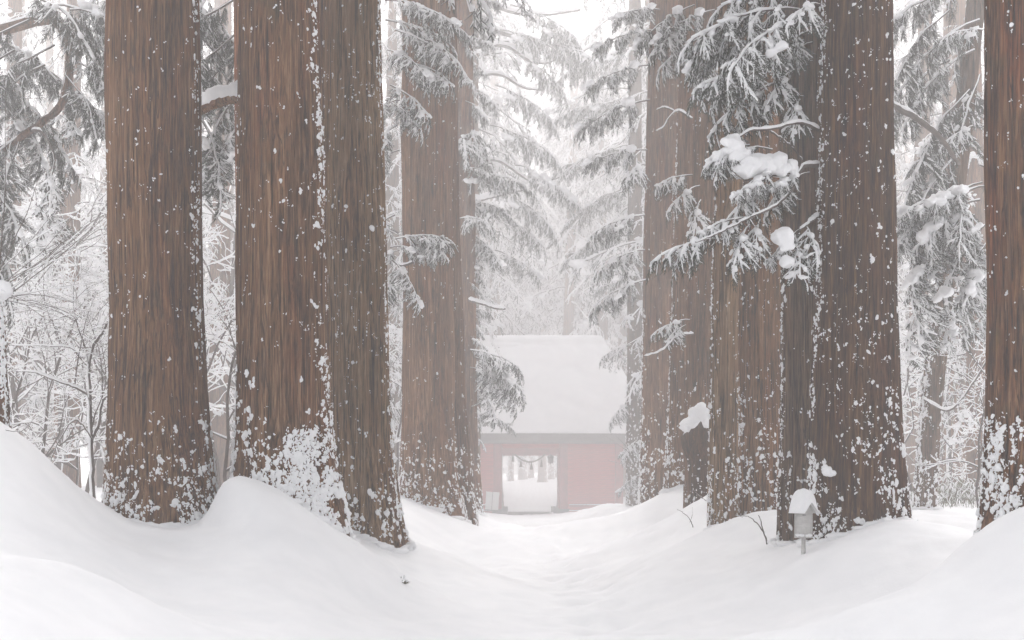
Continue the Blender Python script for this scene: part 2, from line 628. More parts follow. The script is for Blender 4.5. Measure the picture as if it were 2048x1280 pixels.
# ------------------------------------------------------------------ trunks and what sticks to them
def trunk_geo(spec, height, N=160, Mz=100, seed=0, ridge=0.017, butt=0.16, bseed=0, lobes=5):
    """spec: list of (z, radius, dx, dy) along the stem, local to the base; returns Geo and a surface sampler"""
    sp = np.array(spec, float)
    zs = np.concatenate([np.linspace(0, 0.35, int(Mz * 0.55)), np.linspace(0.35, 1, int(Mz * 0.45) + 1)[1:]]) * height
    th = np.arange(N) / N * 2 * math.pi
    rs = np.random.default_rng(seed + 100)
    ph = rs.random(4) * 6.28
    tw = rs.uniform(-0.05, 0.05)

    def surf(t, z, fine=True):
        r = np.interp(z, sp[:, 0], sp[:, 1])
        cx, cy = np.interp(z, sp[:, 0], sp[:, 2]), np.interp(z, sp[:, 0], sp[:, 3])
        base = np.exp(-z / 0.9)
        fl = 0.028 * np.sin(3 * t + ph[0] + tw * z) + 0.022 * np.sin(5 * t + ph[1] + 0.1 * z) + 0.014 * np.sin(9 * t + ph[2] + tw * z)
        bt = butt * base * (np.abs(np.sin(lobes * 0.5 * t + ph[3])) ** 1.6 - 0.25)
        ct, st = np.cos(t), np.sin(t)
        lump = 0.045 * fbm(ct * 1.2, st * 1.2, z * 0.5 + seed, 2, seed)
        rr = r * (1 + fl + bt + lump)
        if fine:
            k = r * 17
            tt = t + tw * z
            f1 = 1 - np.abs(noise3(np.cos(tt) * k * 0.75, np.sin(tt) * k * 0.75, z * 0.30 + seed * 3, seed + 1))
            f2 = noise3(np.cos(tt) * k * 2, np.sin(tt) * k * 2, z * 0.8, seed + 2)
            rr = rr + ridge * (1.5 * (f1 - 0.7) + 0.55 * f2)
        return np.stack([cx + rr * ct, cy + rr * st, z + 0 * t], -1)

    TH, ZZ = np.meshgrid(th, zs)
    V = surf(TH, ZZ).reshape(-1, 3)
    idx = np.arange(len(V)).reshape(len(zs), N)
    a = idx[:-1]
    b = np.roll(idx, -1, 1)[:-1]
    c = np.roll(idx, -1, 1)[1:]
    d = idx[1:]
    f = np.concatenate([np.stack([a, b, c], -1).reshape(-1, 3), np.stack([a, c, d], -1).reshape(-1, 3)])
    g = Geo().add(V, f)
    g.add(np.vstack([V[idx[-1]], [V[idx[-1]].mean(0)]]), [(i, (i + 1) % N, N) for i in range(N)])
    return g, surf


def flecks(surf, height, seed, n_body, n_base, zbase=0.35, side=(), size=1.0, zmax=9.0, band=1.4, big=0.12):
    """snow stuck to the bark; side = list of (angle, width, count, zlo, zhi) for driven streaks"""
    rs = np.random.default_rng(seed + 500)
    n_body, n_base = int(n_body * 1.5), int(n_base * 1.35)
    th = [rs.random(n_body) * 6.283, rs.random(n_base) * 6.283]
    zz = [zbase + (zmax - zbase) * rs.random(n_body) ** 1.35, zbase - 0.25 + np.abs(rs.normal(0, 1, n_base)) * band * 0.55]
    sz = [0.0055 + 0.011 * rs.random(n_body) ** 2.2 + (rs.random(n_body) < big) * 0.012 * rs.random(n_body),
          0.008 + 0.022 * rs.random(n_base) ** 1.8]
    for (ang, wd, cnt, z0, z1) in side:
        th.append(ang + rs.normal(0, wd, cnt))
        zz.append(z0 + (z1 - z0) * rs.random(cnt))
        sz.append(0.007 + 0.017 * rs.random(cnt) ** 2)
    th, zz, sz = np.concatenate(th), np.concatenate(zz), np.concatenate(sz) * size
    # clumping: keep where a noise field is high
    cl = noise3(np.cos(th) * 3, np.sin(th) * 3, zz * 1.7, seed + 9) + 0.6 * noise3(np.cos(th) * 8, np.sin(th) * 8, zz * 5, seed + 10)
    keep = (cl + rs.random(len(th)) * 1.1) > 0.35
    th, zz, sz = th[keep], zz[keep], sz[keep]
    # each fleck is one to three lumps
    rep = 1 + (rs.random(len(th)) < 0.6) + (rs.random(len(th)) < 0.35) + 2 * (rs.random(len(th)) < 0.15)
    i = np.repeat(np.arange(len(th)), rep)
    th = th[i] + rs.normal(0, 0.020, len(i)) * (rep[i] > 1) * size
    zz = zz[i] + rs.normal(0, 0.018, len(i)) * (rep[i] > 1) * size
    sz = sz[i] * rs.uniform(0.5, 1.1, len(i))
    zz = np.clip(zz, 0.02, height - 0.05)
    Ps = surf(th, zz)
    e = 1e-3
    dt = norm(surf(th + 0.01, zz, False) - surf(th - 0.01, zz, False))
    dz = norm(surf(th, zz + 0.02, False) - surf(th, zz - 0.02, False))
    nn = np.cross(dt, dz)
    roll = rs.normal(0, 0.6, len(th))
    X = dt * np.cos(roll)[:, None] + dz * np.sin(roll)[:, None]
    Yv = -dt * np.sin(roll)[:, None] + dz * np.cos(roll)[:, None]
    S = np.stack([sz * rs.uniform(0.6, 1.2, len(th)), sz * rs.uniform(0.8, 1.9, len(th)), sz * rs.uniform(0.6, 1.15, len(th))], 1)
    g = Geo()
    s_ = sz > 0.017
    blobs(g, (Ps + nn * 0.004)[s_], S[s_], X[s_], Yv[s_], nn[s_], 2, rs)
    blobs(g, (Ps + nn * 0.003)[~s_], S[~s_], X[~s_], Yv[~s_], nn[~s_], 1, rs)
    return g


def cedar(label, base, spec, height, mat='bark', N=160, Mz=90, seed=0, flk=None, group=None, sink=0.45, **kw):
    """base: (x, y, z of the snow line)"""
    x, y, z = base
    t = thing('cedar_tree', label, 'tree', (x, y, z - sink), group)
    g, surf = trunk_geo([(a + (sink if i else 0), r, dx, dy) for i, (a, r, dx, dy) in enumerate(spec)], height + sink, N, Mz, seed, **kw)
    g.obj('trunk', M[mat], t)
    if flk:
        f = flecks(surf, height + sink, seed, zbase=sink + 0.05, **flk)
        tag(f.obj('stuck_snow', M['snow'], t), kind='stuff')
    t['_h'] = height
    return t, surf


def stem(u0, v0, Y, pts):
    """build base and spec from photo measurements: pts = (v, u_left, u_right)"""
    b = P(u0, v0, Y)
    spec = []
    for v, ul, ur in pts:
        c, r = P((ul + ur) / 2, v, Y), (ur - ul) / 2 / F * b[1]
        spec.append((c[2] - b[2], r, c[0] - b[0], 0.0))
    spec.sort()
    z, r, dx, dy = spec[-1]
    z1, r1, dx1, _ = spec[-2]
    s = (dx - dx1) / (z - z1)
    H_ = 33.0
    spec.append((H_, max(0.10, r * 0.42), dx + s * 0.3 * (H_ - z), 0))
    if spec[0][0] > -0.3:
        spec.insert(0, (spec[0][0] - 0.6, spec[0][1] * 1.07, spec[0][2], 0))
    lo = spec[0]
    spec[0] = (0.0 if lo[0] > 0 else lo[0], lo[1], lo[2], lo[3])
    return b, spec, H_


SINK = 0.45
PI = math.pi
TREES = {}


def main_cedar(key, label, u0, v0, Y, pts, mat='bark', seed=0, N=224, Mz=110, flk=None, **kw):
    b, spec, h = stem(u0, v0, Y, pts)
    t, surf = cedar(label, b, spec, h, mat, N, Mz, seed, flk, **kw)
    TREES[key] = (t, b, surf)
    rs = np.random.default_rng(seed + 900)
    th = rs.random(int(70 + 60 * spec[1][1])) * 2 * PI
    for _ in range(2):
        z = np.full(len(th), SINK) if _ == 0 else zg
        p = surf(th, np.clip(z, 0.02, 4), False) + np.array(t.location)
        zg = H(p[:, 0], p[:, 1]) - t.location.z
    p = surf(th, np.clip(zg, 0.02, 4), False)
    rad = np.stack([np.cos(th), np.sin(th), 0 * th], 1)
    s_ = rs.uniform(0.025, 0.085, len(th)) * min(1.6, 0.75 + b[1] / 60)
    c = p + rad * (s_ * rs.uniform(-.1, .7, len(th)))[:, None]
    c[:, 2] = zg + s_ * rs.uniform(-.5, .08, len(th))
    cg = Geo()
    blobs(cg, c, np.stack([s_ * .9, s_ * rs.uniform(.9, 2.2, len(th)), s_ * rs.uniform(.45, .8, len(th))], 1), rad, np.stack([-np.sin(th), np.cos(th), 0 * th], 1), np.tile([0, 0, 1.0], (len(th), 1)), 2, rs)
    tag(cg.obj('snow_collar', M['snow_ground'], t), kind='stuff')
    return t


PI = math.pi
# angle 0 = towards the picture's right, -PI/2 = towards the viewer, PI = left
main_cedar('L1', 'thick cedar trunk with the widest snow-flecked foot, second trunk from the left edge', 322, 1032, 18.5,
           [(1032, 205, 438), (960, 211, 428), (850, 216, 418), (600, 224, 406), (300, 219, 400), (0, 217, 396)], 'bark', 1,
           flk=dict(n_body=620, n_base=1150, band=1.0, side=((-0.25, 0.10, 420, 0.6, 8.5), (PI + .25, 0.12, 120, 0.6, 5))), butt=0.07)
main_cedar('L2', 'thick cedar trunk whose foot is plastered with snow behind a high snow mound', 570, 1035, 18.5,
           [(1035, 452, 690), (940, 464, 672), (850, 470, 662), (600, 474, 655), (300, 478, 648), (0, 480, 634)], 'bark', 2,
           flk=dict(n_body=560, n_base=2600, band=1.25, size=1.12, side=((-0.36, 0.14, 720, 0.5, 9.0), (-0.9, 0.35, 1100, 0.3, 1.6))), butt=0.08)
main_cedar('L2b', 'reddish cedar trunk hidden close behind the trunk with the snow-plastered foot', 562, 1030, 22.5,
           [(1030, 470, 660), (700, 478, 656), (300, 476, 657), (0, 473, 654)], 'bark_red', 3, N=128, Mz=60,
           flk=dict(n_body=350, n_base=200, band=1.0))
main_cedar('L3', 'slimmer cedar trunk leaning left, its pointed foot reaching down to the path', 742, 1098, 20.8,
           [(1115, 668, 822), (1040, 672, 806), (900, 666, 790), (700, 660, 779), (400, 652, 770), (0, 652, 762)], 'bark_pale', 4,
           flk=dict(n_body=900, n_base=1000, band=1.1, side=((-0.25, 0.12, 420, 0.4, 9),)), butt=0.16, lobes=4)
main_cedar('L4', 'hazy cedar trunk with bare straw-coloured wood, standing left of the gate', 868, 1032, 32.0,
           [(1034, 798, 936), (960, 803, 918), (800, 806, 908), (500, 806, 905), (200, 804, 905), (0, 803, 903)], 'bark', 5, N=144, Mz=90,
           flk=dict(n_body=420, n_base=1700, band=1.5, size=1.1, zmax=12), butt=0.12)
main_cedar('L4b', 'narrow hazy trunk fused to the right side of the straw-coloured cedar', 912, 1035, 32.7,
           [(1036, 880, 956), (960, 882, 944), (800, 880, 930), (400, 880, 918), (0, 882, 912)], 'bark', 6, N=112, Mz=70,
           flk=dict(n_body=350, n_base=800, band=1.4, size=1.1, zmax=12), butt=0.12)
main_cedar('L5', 'pale thin cedar trunk touching the left end of the gate', 940, 1028, 41.0,
           [(1028, 917, 966), (900, 918, 956), (600, 914, 952), (0, 912, 946)], 'bark', 7, N=96, Mz=60,
           flk=dict(n_body=200, n_base=520, band=1.6, size=1.2, zmax=14), butt=0.1)
main_cedar('L6', 'pale cedar trunk almost hidden by the thin trunk at the left end of the gate', 938, 1022, 60.0,
           [(1022, 916, 962), (600, 922, 958), (0, 926, 956)], 'bark', 19, N=64, Mz=40, flk=dict(n_body=150, n_base=300, band=2.0, size=1.8, zmax=16), butt=0.06)
main_cedar('R1', 'dark cedar trunk speckled evenly with snow beside the small white lantern post', 1717, 1064, 18.0,
           [(1070, 1616, 1822), (1000, 1623, 1812), (850, 1628, 1802), (600, 1634, 1790), (300, 1638, 1787), (0, 1642, 1784)], 'bark_dark', 8,
           flk=dict(n_body=1500, n_base=850, band=1.2, side=((PI + 0.2, 0.10, 620, 0.4, 9), (-1.1, .5, 260, .8, 3.2))), butt=0.06)
main_cedar('R2', 'grey-brown cedar trunk half hidden behind the dark speckled trunk', 1632, 1112, 19.4,
           [(1112, 1556, 1706), (900, 1560, 1700), (500, 1562, 1694), (0, 1560, 1690)], 'bark_grey', 9, N=176, Mz=80,
           flk=dict(n_body=160, n_base=380, band=1.4, zmax=5, side=((PI + .15, .10, 260, .3, 4.5),)), butt=0.05)
main_cedar('R3', 'broad cedar trunk with snow-caked bark between the lantern post and the broken snag', 1514, 1034, 24.2,
           [(1036, 1452, 1572), (900, 1458, 1566), (600, 1464, 1562), (300, 1462, 1566), (0, 1458, 1572)], 'bark', 10, N=176, Mz=80,
           flk=dict(n_body=620, n_base=900, band=2.0, side=((PI + 0.5, 0.25, 620, .3, 3.2),)), butt=0.06)
main_cedar('R3b', 'narrow cedar trunk fused to the front of the snow-caked broad trunk', 1446, 1052, 23.4,
           [(1052, 1416, 1476), (900, 1418, 1474), (600, 1422, 1476), (300, 1432, 1486), (0, 1440, 1494)], 'bark_pale', 11, N=112, Mz=70,
           flk=dict(n_body=380, n_base=340, band=1.8, side=((PI + .2, .15, 260, .3, 7),)), butt=0.06)
main_cedar('R4', 'reddish-brown cedar trunk rising behind the broken snag', 1402, 985, 29.0,
           [(985, 1368, 1440), (700, 1374, 1434), (400, 1384, 1440), (0, 1398, 1450)], 'bark', 12, N=112, Mz=70,
           flk=dict(n_body=300, n_base=300, band=1.8, size=1.1, zmax=11), butt=0.06)
main_cedar('R5', 'slim cedar trunk with frosted left edge, next to the broken snag', 1358, 1002, 31.5,
           [(1002, 1328, 1390), (850, 1334, 1386), (600, 1342, 1390), (300, 1352, 1402), (0, 1362, 1410)], 'bark', 13, N=112, Mz=70,
           flk=dict(n_body=500, n_base=1100, band=2.2, size=1.1, zmax=11, side=((PI + .1, .12, 420, .2, 9),)), butt=0.06)
main_cedar('R6', 'hazy cedar trunk leaning right, nearest to the right end of the gate', 1318, 1003, 36.5,
           [(1003, 1276, 1352), (850, 1284, 1348), (600, 1286, 1354), (300, 1292, 1372), (0, 1300, 1392)], 'bark', 14, N=112, Mz=70,
           flk=dict(n_body=420, n_base=900, band=2.0, size=1.25, zmax=13, side=((PI + .2, .1, 260, .2, 6),)), butt=0.08)
main_cedar('R0', 'red-brown cedar trunk with peeling bark cut off by the right edge', 2060, 1080, 14.4,
           [(1092, 1952, 2172), (1000, 1968, 2160), (850, 1976, 2152), (600, 1982, 2148), (300, 1976, 2146), (0, 1972, 2142)], 'bark_red', 15,
           ridge=0.03, flk=dict(n_body=700, n_base=1500, band=0.9, size=0.95, zmax=7, side=((PI + 0.55, 0.30, 900, .3, 1.7),)), butt=0.10)
main_cedar('R7', 'thin grey trunk leaning right, rimed on its left side, between two right trunks', 1846, 1010, 29.0,
           [(1010, 1826, 1872), (850, 1838, 1880), (600, 1864, 1904), (300, 1902, 1940), (0, 1936, 1972)], 'bark_grey', 16, N=96, Mz=80,
           flk=dict(n_body=150, n_base=500, band=2.5, size=1.15, zmax=9, side=((PI + .3, .35, 1100, .2, 5.5),)), butt=0.06)
main_cedar('R8', 'faint brown trunk in the mist right of the thin leaning trunk', 1910, 950, 48.0,
           [(950, 1874, 1946), (700, 1880, 1940), (400, 1884, 1936), (0, 1888, 1932)], 'bark', 17, N=80, Mz=50,
           flk=dict(n_body=260, n_base=500, band=2.0, size=1.5, zmax=14), butt=0.06)
main_cedar('RG', 'thin frosted trunk standing against the right end of the gate roof', 1270, 1010, 62.0,
           [(1010, 1252, 1290), (800, 1254, 1286), (500, 1256, 1284), (0, 1258, 1282)], 'bark_grey', 18, N=64, Mz=50,
           flk=dict(n_body=500, n_base=700, band=5.0, size=1.9, zmax=16), butt=0.06)

# the broken trunk at the left edge and its snow cap
b0 = P(-22, 850, 16.6)
t = thing('broken_stump', 'broken-off trunk with mossy bark and snow cap at the left edge', 'tree stump', (b0[0], b0[1], b0[2] - 0.5))
g, surf = trunk_geo([(0, .27, 0, 0), (0.5, .245, 0, 0), (1.2, .215, -.02, 0), (2.05, .20, -.03, 0)], 2.05, 128, 60, 31, butt=0.05)
g.obj('trunk', M['bark'], t)
f = flecks(surf, 2.05, 31, 260, 240, 0.5, side=((-0.4, .15, 320, .3, 2.0),), zmax=2.0, band=.6)
tag(f.obj('stuck_snow', M['snow'], t), kind='stuff')
g = Geo()
blobs(g, np.array([[-.03, 0, 2.09], [.1, -.05, 2.08]]), np.array([[.27, .26, .12], [.16, .15, .08]]), np.tile([1., 0, 0], (2, 1)), np.tile([0, 1., 0], (2, 1)), np.tile([0, 0, 1.], (2, 1)), 3)
g.obj('snow_cap', M['snow'], t)

# ------------------------------------------------------------------ cedar boughs
def curve_pts(p0, d, L, K, droop, wig, rs):
    t = np.linspace(0, 1, K)
    w = np.cumsum(rs.normal(0, wig, (K, 3)), 0) * L / K
    w[0] = 0
    return p0 + d * (t * L)[:, None] + np.outer(t ** 2, [0, 0, -droop * L]) + w


def fuse(geo, voxel, name='snow', seed=0, amp=0.017, freq=10):
    """melt overlapping lumps into one soft body of snow"""
    me = geo.mesh(name, None)
    o = bpy.data.objects.new(name, me)
    col.objects.link(o)
    r = o.modifiers.new('r', 'REMESH')
    r.mode = 'VOXEL'
    r.voxel_size = voxel
    sm = o.modifiers.new('s', 'SMOOTH')
    sm.iterations = 6
    sm.factor = 0.6
    ev = o.evaluated_get(bpy.context.evaluated_depsgraph_get())
    m2 = bpy.data.meshes.new_from_object(ev)
    bpy.data.objects.remove(o)
    bpy.data.meshes.remove(me)
    m2.calc_loop_triangles()
    v = np.zeros(len(m2.vertices) * 3, np.float32)
    m2.vertices.foreach_get('co', v)
    f = np.zeros(len(m2.loop_triangles) * 3, np.int32)
    m2.loop_triangles.foreach_get('vertices', f)
    v = v.reshape(-1, 3).astype(float)
    bpy.data.meshes.remove(m2)
    v += amp * np.stack([fbm(v[:, 0] * freq + 9 * k, v[:, 1] * freq, v[:, 2] * freq, 2, seed + k) for k in range(3)], 1)
    return Geo().add(v, f.reshape(-1, 3))


def pillow_geo(centres, sizes, seed, voxel=0.016):
    """a pillow: a domed cap with ragged lobes hanging from its rim"""
    rs = np.random.default_rng(seed)
    g = Geo()
    C, S = [], []
    for c, s in zip(centres, sizes):
        C.append(c)
        S.append(s)
        for k in range(9):
            a = rs.random() * 6.28
            q = rs.uniform(.55, .85)
            C.append(np.array(c) + np.array([math.cos(a) * s[0] * q, math.sin(a) * s[1] * q, -s[2] * rs.uniform(.25, .75)]))
            S.append(np.array(s) * rs.uniform(.22, .45, 3) * [1, 1, 1.3])
    n = len(C)
    blobs(g, np.array(C), np.array(S), np.tile([1., 0, 0], (n, 1)), np.tile([0, 1., 0], (n, 1)), np.tile([0, 0, 1.], (n, 1)), 3, rs)
    return fuse(g, voxel, seed=seed)


def make_bough(L, seed, lod=0, load=0.7, pillow=3, droop=0.25, dens=1.0):
    """a snow-laden bough along +X; returns wood, needle and snow geometry"""
    rs = np.random.default_rng(seed)
    wood, need, snow = Geo(), Geo(), Geo()
    K = 9
    ax = curve_pts(np.zeros(3), np.array([1.0, 0, 0.12]), L, K, droop, 0.10, rs)
    r0 = 0.006 + 0.0075 * L
    wood.add(*tubes(ax[None], np.linspace(r0, r0 * 0.3, K)[None], 6 if lod == 0 else 4))
    sp = {0: 0.060, 1: 0.15}[lod] / dens
    nb = max(5, int(L / sp * 0.62))
    bl, bS, blR = [], [], []
    for i in range(nb):
        t = 0.16 + 0.84 * (i + rs.random() * 0.8) / nb
        k = min(int(t * (K - 1)), K - 2)
        q = t * (K - 1) - k
        p = ax[k] * (1 - q) + ax[k + 1] * q
        sgn = 1 if i % 2 else -1
        a = math.radians(rs.uniform(25, 75))
        up = rs.uniform(-0.55, 0.15)
        d = np.array([math.cos(a), sgn * math.sin(a), up])
        l = L * rs.uniform(0.14, 0.36) * (1 - 0.45 * t) + 0.10
        if t > 0.93:
            d = np.array([1, rs.normal(0, .3), -0.3])
        d /= np.linalg.norm(d)
        bl.append(curve_pts(p, d, l, 5, rs.uniform(0.2, 0.75), 0.10, rs))
        blR.append(np.linspace(0.006 + 0.006 * l, 0.003, 5) * (1 if lod == 0 else 1.6))
    bl = np.array(bl)
    wood.add(*tubes(bl, np.array(blR), 4 if lod == 0 else 3, cap=False))
    # sprays along every branchlet
    S0, SD, SL = [], [], []
    step = {0: 0.036, 1: 0.12}[lod] / dens
    for br in bl:
        l = np.linalg.norm(np.diff(br, axis=0), axis=1).sum()
        n = max(3, int(l / step))
        for j in range(n):
            t = 0.12 + 0.88 * (j + 0.9 * rs.random()) / n
            k = min(int(t * 4), 3)
            q = t * 4 - k
            p = br[k] * (1 - q) + br[k + 1] * q
            fd = norm(br[k + 1] - br[k])
            lat = np.cross(fd, [0, 0, 1.0])
            d = fd * rs.uniform(0.35, 1.0) + lat * rs.choice([-1, 1]) * rs.uniform(0.1, 0.9) + np.array([0, 0, rs.uniform(-1.05, -0.05)])
            S0.append(p)
            SD.append(d / np.linalg.norm(d))
            SL.append(rs.uniform(0.10, 0.24) * (1 if lod == 0 else 1.65))
    S0, SD, SL = np.array(S0), np.array(SD), np.array(SL)
    n = len(S0)
    tt = np.linspace(0, 1, 3)
    main = S0[:, None] + SD[:, None] * (SL[:, None] * tt)[..., None]
    main[:, :, 2] -= (SL[:, None] * tt ** 2 * 0.35)
    rad = {0: 0.0062, 1: 0.013}[lod]
    need.add(*tubes(main, np.tile(np.array([1, 1.0, 0.3]) * rad, (n, 1)), 3, cap=False))
    m = {0: 9, 1: 5}[lod]
    lat = norm(np.cross(SD, np.tile([0, 0, 1.0], (n, 1))))
    nor = np.cross(lat, SD)
    side_p, side_d, side_l = [], [], []
    for j in range(m):
        t = 0.08 + 0.86 * (j + rs.random(n) * 0.7) / m
        p = S0 + SD * (SL * t)[:, None]
        p[:, 2] -= SL * t ** 2 * 0.35
        sg = (1 if j % 2 else -1)
        d = norm(SD * rs.uniform(0.5, 1.0, n)[:, None] + lat * (sg * rs.uniform(0.4, 0.95, n))[:, None] + nor * rs.normal(0, 0.35, n)[:, None] + np.array([0, 0, -0.25]))
        side_p.append(p)
        side_d.append(d)
        side_l.append(SL * (1 - 0.55 * t) * rs.uniform(0.35, 0.65, n))
    sp_, sd_, sl_ = np.concatenate(side_p), np.concatenate(side_d), np.concatenate(side_l)
    if lod == 0:
        seg = np.stack([sp_, sp_ + sd_ * sl_[:, None] * 0.55, sp_ + sd_ * sl_[:, None] + np.outer(sl_, [0, 0, -0.10])], 1)
        need.add(*tubes(seg, np.tile(np.array([0.9, 1.0, 0.25]) * rad, (len(sp_), 1)), 3, cap=False))
    else:
        seg = np.stack([sp_, sp_ + sd_ * sl_[:, None]], 1)
        need.add(*tubes(seg, np.tile(np.array([1.0, 0.35]) * rad, (len(sp_), 1)), 3, cap=False))
    # snow: ridges on the branchlets, fingers on the sprays, pillows
    bm_ = rs.random(len(bl)) < load + 0.15
    th = (0.008 + 0.013 * rs.random(len(bl))) * (1 if lod == 0 else 1.5)
    sb = bl[bm_].copy()
    sb[:, :, 2] += th[bm_][:, None] * 0.65
    snow.add(*tubes(sb, th[bm_][:, None] * np.array([0.5, 1.0, 1.1, 1.0, 0.45]) * rs.uniform(0.7, 1.35, (len(sb), 5)), 6 if lod == 0 else 5))
    sx = ax.copy()
    ra = r0 * 1.15 * rs.uniform(0.4, 1.4, K)
    sx[:, 2] += r0 * 0.55 + ra * 0.45
    snow.add(*tubes(sx[None], ra[None], 7 if lod == 0 else 5))
    fm = rs.random(n) < load
    lo = main[fm].copy()
    rr = rs.uniform(0.55, 1.35, (fm.sum(), 1)) * np.array([[0.9, 1.15, 0.45]]) * (0.0125 if lod == 0 else 0.030)
    lo[:, :, 2] += rr * 0.55 + rad * 0.6
    lo[:, 2] = lo[:, 1] + (lo[:, 2] - lo[:, 1]) * rs.uniform(0.4, 0.95, (fm.sum(), 1))
    snow.add(*tubes(lo, rr, 6 if lod == 0 else 4, flat=0.8))
    fm2 = np.tile(fm, m) & (rs.random(len(sp_)) < (0.28 if lod == 0 else 0.4))
    if fm2.any():
        sg2 = np.stack([sp_[fm2], sp_[fm2] + sd_[fm2] * (sl_[fm2] * 0.8)[:, None]], 1)
        q = fm2.sum()
        r2 = rs.uniform(0.6, 1.3, (q, 1)) * np.array([[1.0, 0.5]]) * (0.0090 if lod == 0 else 0.022)
        sg2[:, :, 2] += r2 * 0.6 + rad * 0.5
        snow.add(*tubes(sg2, r2, 4, flat=0.85))
    if lod == 0:                                     # broken clumps bridging the branchlets
        cc, cs, cx_ = [], [], []
        for br in bl[bm_]:
            for _ in range(rs.integers(1, 5)):
                q = rs.uniform(0.15, 1.0) * 3.99
                k = int(q)
                c = br[k] * (1 - (q - k)) + br[k + 1] * (q - k)
                cc.append(c + [rs.normal(0, .025), rs.normal(0, .025), rs.uniform(.005, .022)])
                z = rs.uniform(0.6, 1.5)
                cs.append([.042 * z, .030 * z, .017 * z])
                d = br[k + 1] - br[k]
                cx_.append(norm(d * [1, 1, .8]))
        cc, cs, cx_ = np.array(cc), np.array(cs), np.array(cx_)
        cy_ = norm(np.cross(np.tile([0, 0, 1.0], (len(cx_), 1)), cx_))
        gc_ = Geo()
        blobs(gc_, cc, cs, cx_, cy_, np.cross(cx_, cy_), 2, rs)
        snow.add(*fuse(gc_, 0.013, seed=seed, amp=.004, freq=30).arrays())
    if pillow:
        pc, ps = [], []
        for _ in range(pillow):
            br = bl[rs.integers(0, len(bl))]
            c = br[rs.integers(1, 4)]
            R = rs.uniform(0.05, 0.13) * (0.6 + 0.3 * L)
            for _k in range(4):
                pc.append(c + rs.normal(0, R * 0.55, 3) * [1, 1, .3] + [0, 0, R * 0.45])
                ps.append([R * rs.uniform(.6, 1), R * rs.uniform(.55, .9), R * rs.uniform(.45, .75)])
        n_ = len(pc)
        an = rs.random(n_) * 6.28
        X = np.stack([np.cos(an), np.sin(an), 0 * an], 1)
        Yv = np.stack([-np.sin(an), np.cos(an), 0 * an], 1)
        gp_ = Geo()
        blobs(gp_, np.array(pc), np.array(ps), X, Yv, np.tile([0, 0, 1.0], (n_, 1)), 2, rs)
        snow.add(*(fuse(gp_, 0.018, seed=seed) if lod == 0 else gp_).arrays())
    return wood, need, snow


BOUGH = {}
for key, (L, n, kw) in {'s': (0.8, 2, dict(pillow=1)), 'm': (1.5, 3, dict(pillow=2)), 'l': (2.6, 2, dict(pillow=3, droop=0.3)),
                        'heavy': (1.4, 2, dict(pillow=10, load=0.9)), 'dark': (2.2, 2, dict(pillow=2, load=0.28, droop=0.4))}.items():
    BOUGH[key] = []
    for i in range(n):
        w, nd, s = make_bough(L, 900 + i * 31 + len(key) * 7 + ord(key[0]), **kw)
        BOUGH[key].append((w.mesh('branch', M['twig']), nd.mesh('needles', M['needle']), s.mesh('snow', M['snow'])))
BLEN = {'s': 0.8, 'm': 1.5, 'l': 2.6, 'heavy': 1.4, 'dark': 2.2}


def put_bough(key, root, kind, yaw, pitch=0.0, scale=1.0, var=None, roll=0.0):
    """root: point (world) where the bough leaves its tree; yaw 0 = right, 90 = away, 180 = left"""
    t = TREES[key][0]
    vs = BOUGH[kind]
    w, nd, s = vs[(var if var is not None else random.randrange(len(vs))) % len(vs)]
    o = link('branch', w, t)
    o.location = Vector(root) - t.location
    o.rotation_euler = (math.radians(roll), -math.radians(pitch), math.radians(yaw))
    y0 = (root[1] + 22 * 0.26) / 1.26
    sc = scale * (root[1] / y0 if root[1] > 22 else 1.0)
    o.scale = (sc, sc, sc)
    link('needles', nd, o)
    link('snow', s, o)
    return o


def limb(key, pts, r0, r1, snow=1.0, mat='twig', name='limb', K=22):
    """a bare limb through world points with the snow lying on it"""
    t = TREES[key][0] if isinstance(key, str) else key
    pts = np.array(pts, float)
    s = np.linspace(0, len(pts) - 1, K)
    i = np.clip(s.astype(int), 0, len(pts) - 2)
    q = (s - i)[:, None]
    Pm = np.vstack([2 * pts[0] - pts[1], pts, 2 * pts[-1] - pts[-2]])
    a, b, c, d = Pm[i], Pm[i + 1], Pm[i + 2], Pm[i + 3]
    C = 0.5 * (2 * b + (c - a) * q + (2 * a - 5 * b + 4 * c - d) * q ** 2 + (3 * b - a - 3 * c + d) * q ** 3)
    C = C + RNG.normal(0, 0.004, C.shape)
    R = np.linspace(r0, r1, K) * RNG.uniform(0.9, 1.1, K)
    base = np.array(t.location)
    g = Geo().add(*tubes((C - base)[None], R[None], 9))
    o = g.obj(name, M[mat], t)
    if snow:
        T = norm(np.gradient(C, axis=0))
        hz = np.clip(1.15 - np.abs(T[:, 2]) ** 1.5, 0.15, 1)
        rs_ = (R * 0.85 + 0.008) * snow * hz * RNG.uniform(0.8, 1.25, K)
        rs_[0] *= 0.6
        rs_[-1] *= 0.4
        st_ = np.clip(np.abs(T[:, 2]) * 1.6 - 0.75, 0, 1)
        rs_ = np.maximum(rs_, st_ * R * 0.85 * min(1, snow))
        C2 = C - base
        C2[:, 2] += (R * 0.55 + rs_ * 0.55) * (1 - st_)
        C2[:, 0] -= st_ * R * 0.5
        C2[:, 1] -= st_ * R * 0.55
        Geo().add(*tubes(C2[None], rs_[None], 9)).obj('snow', M['snow'], o)
    return o


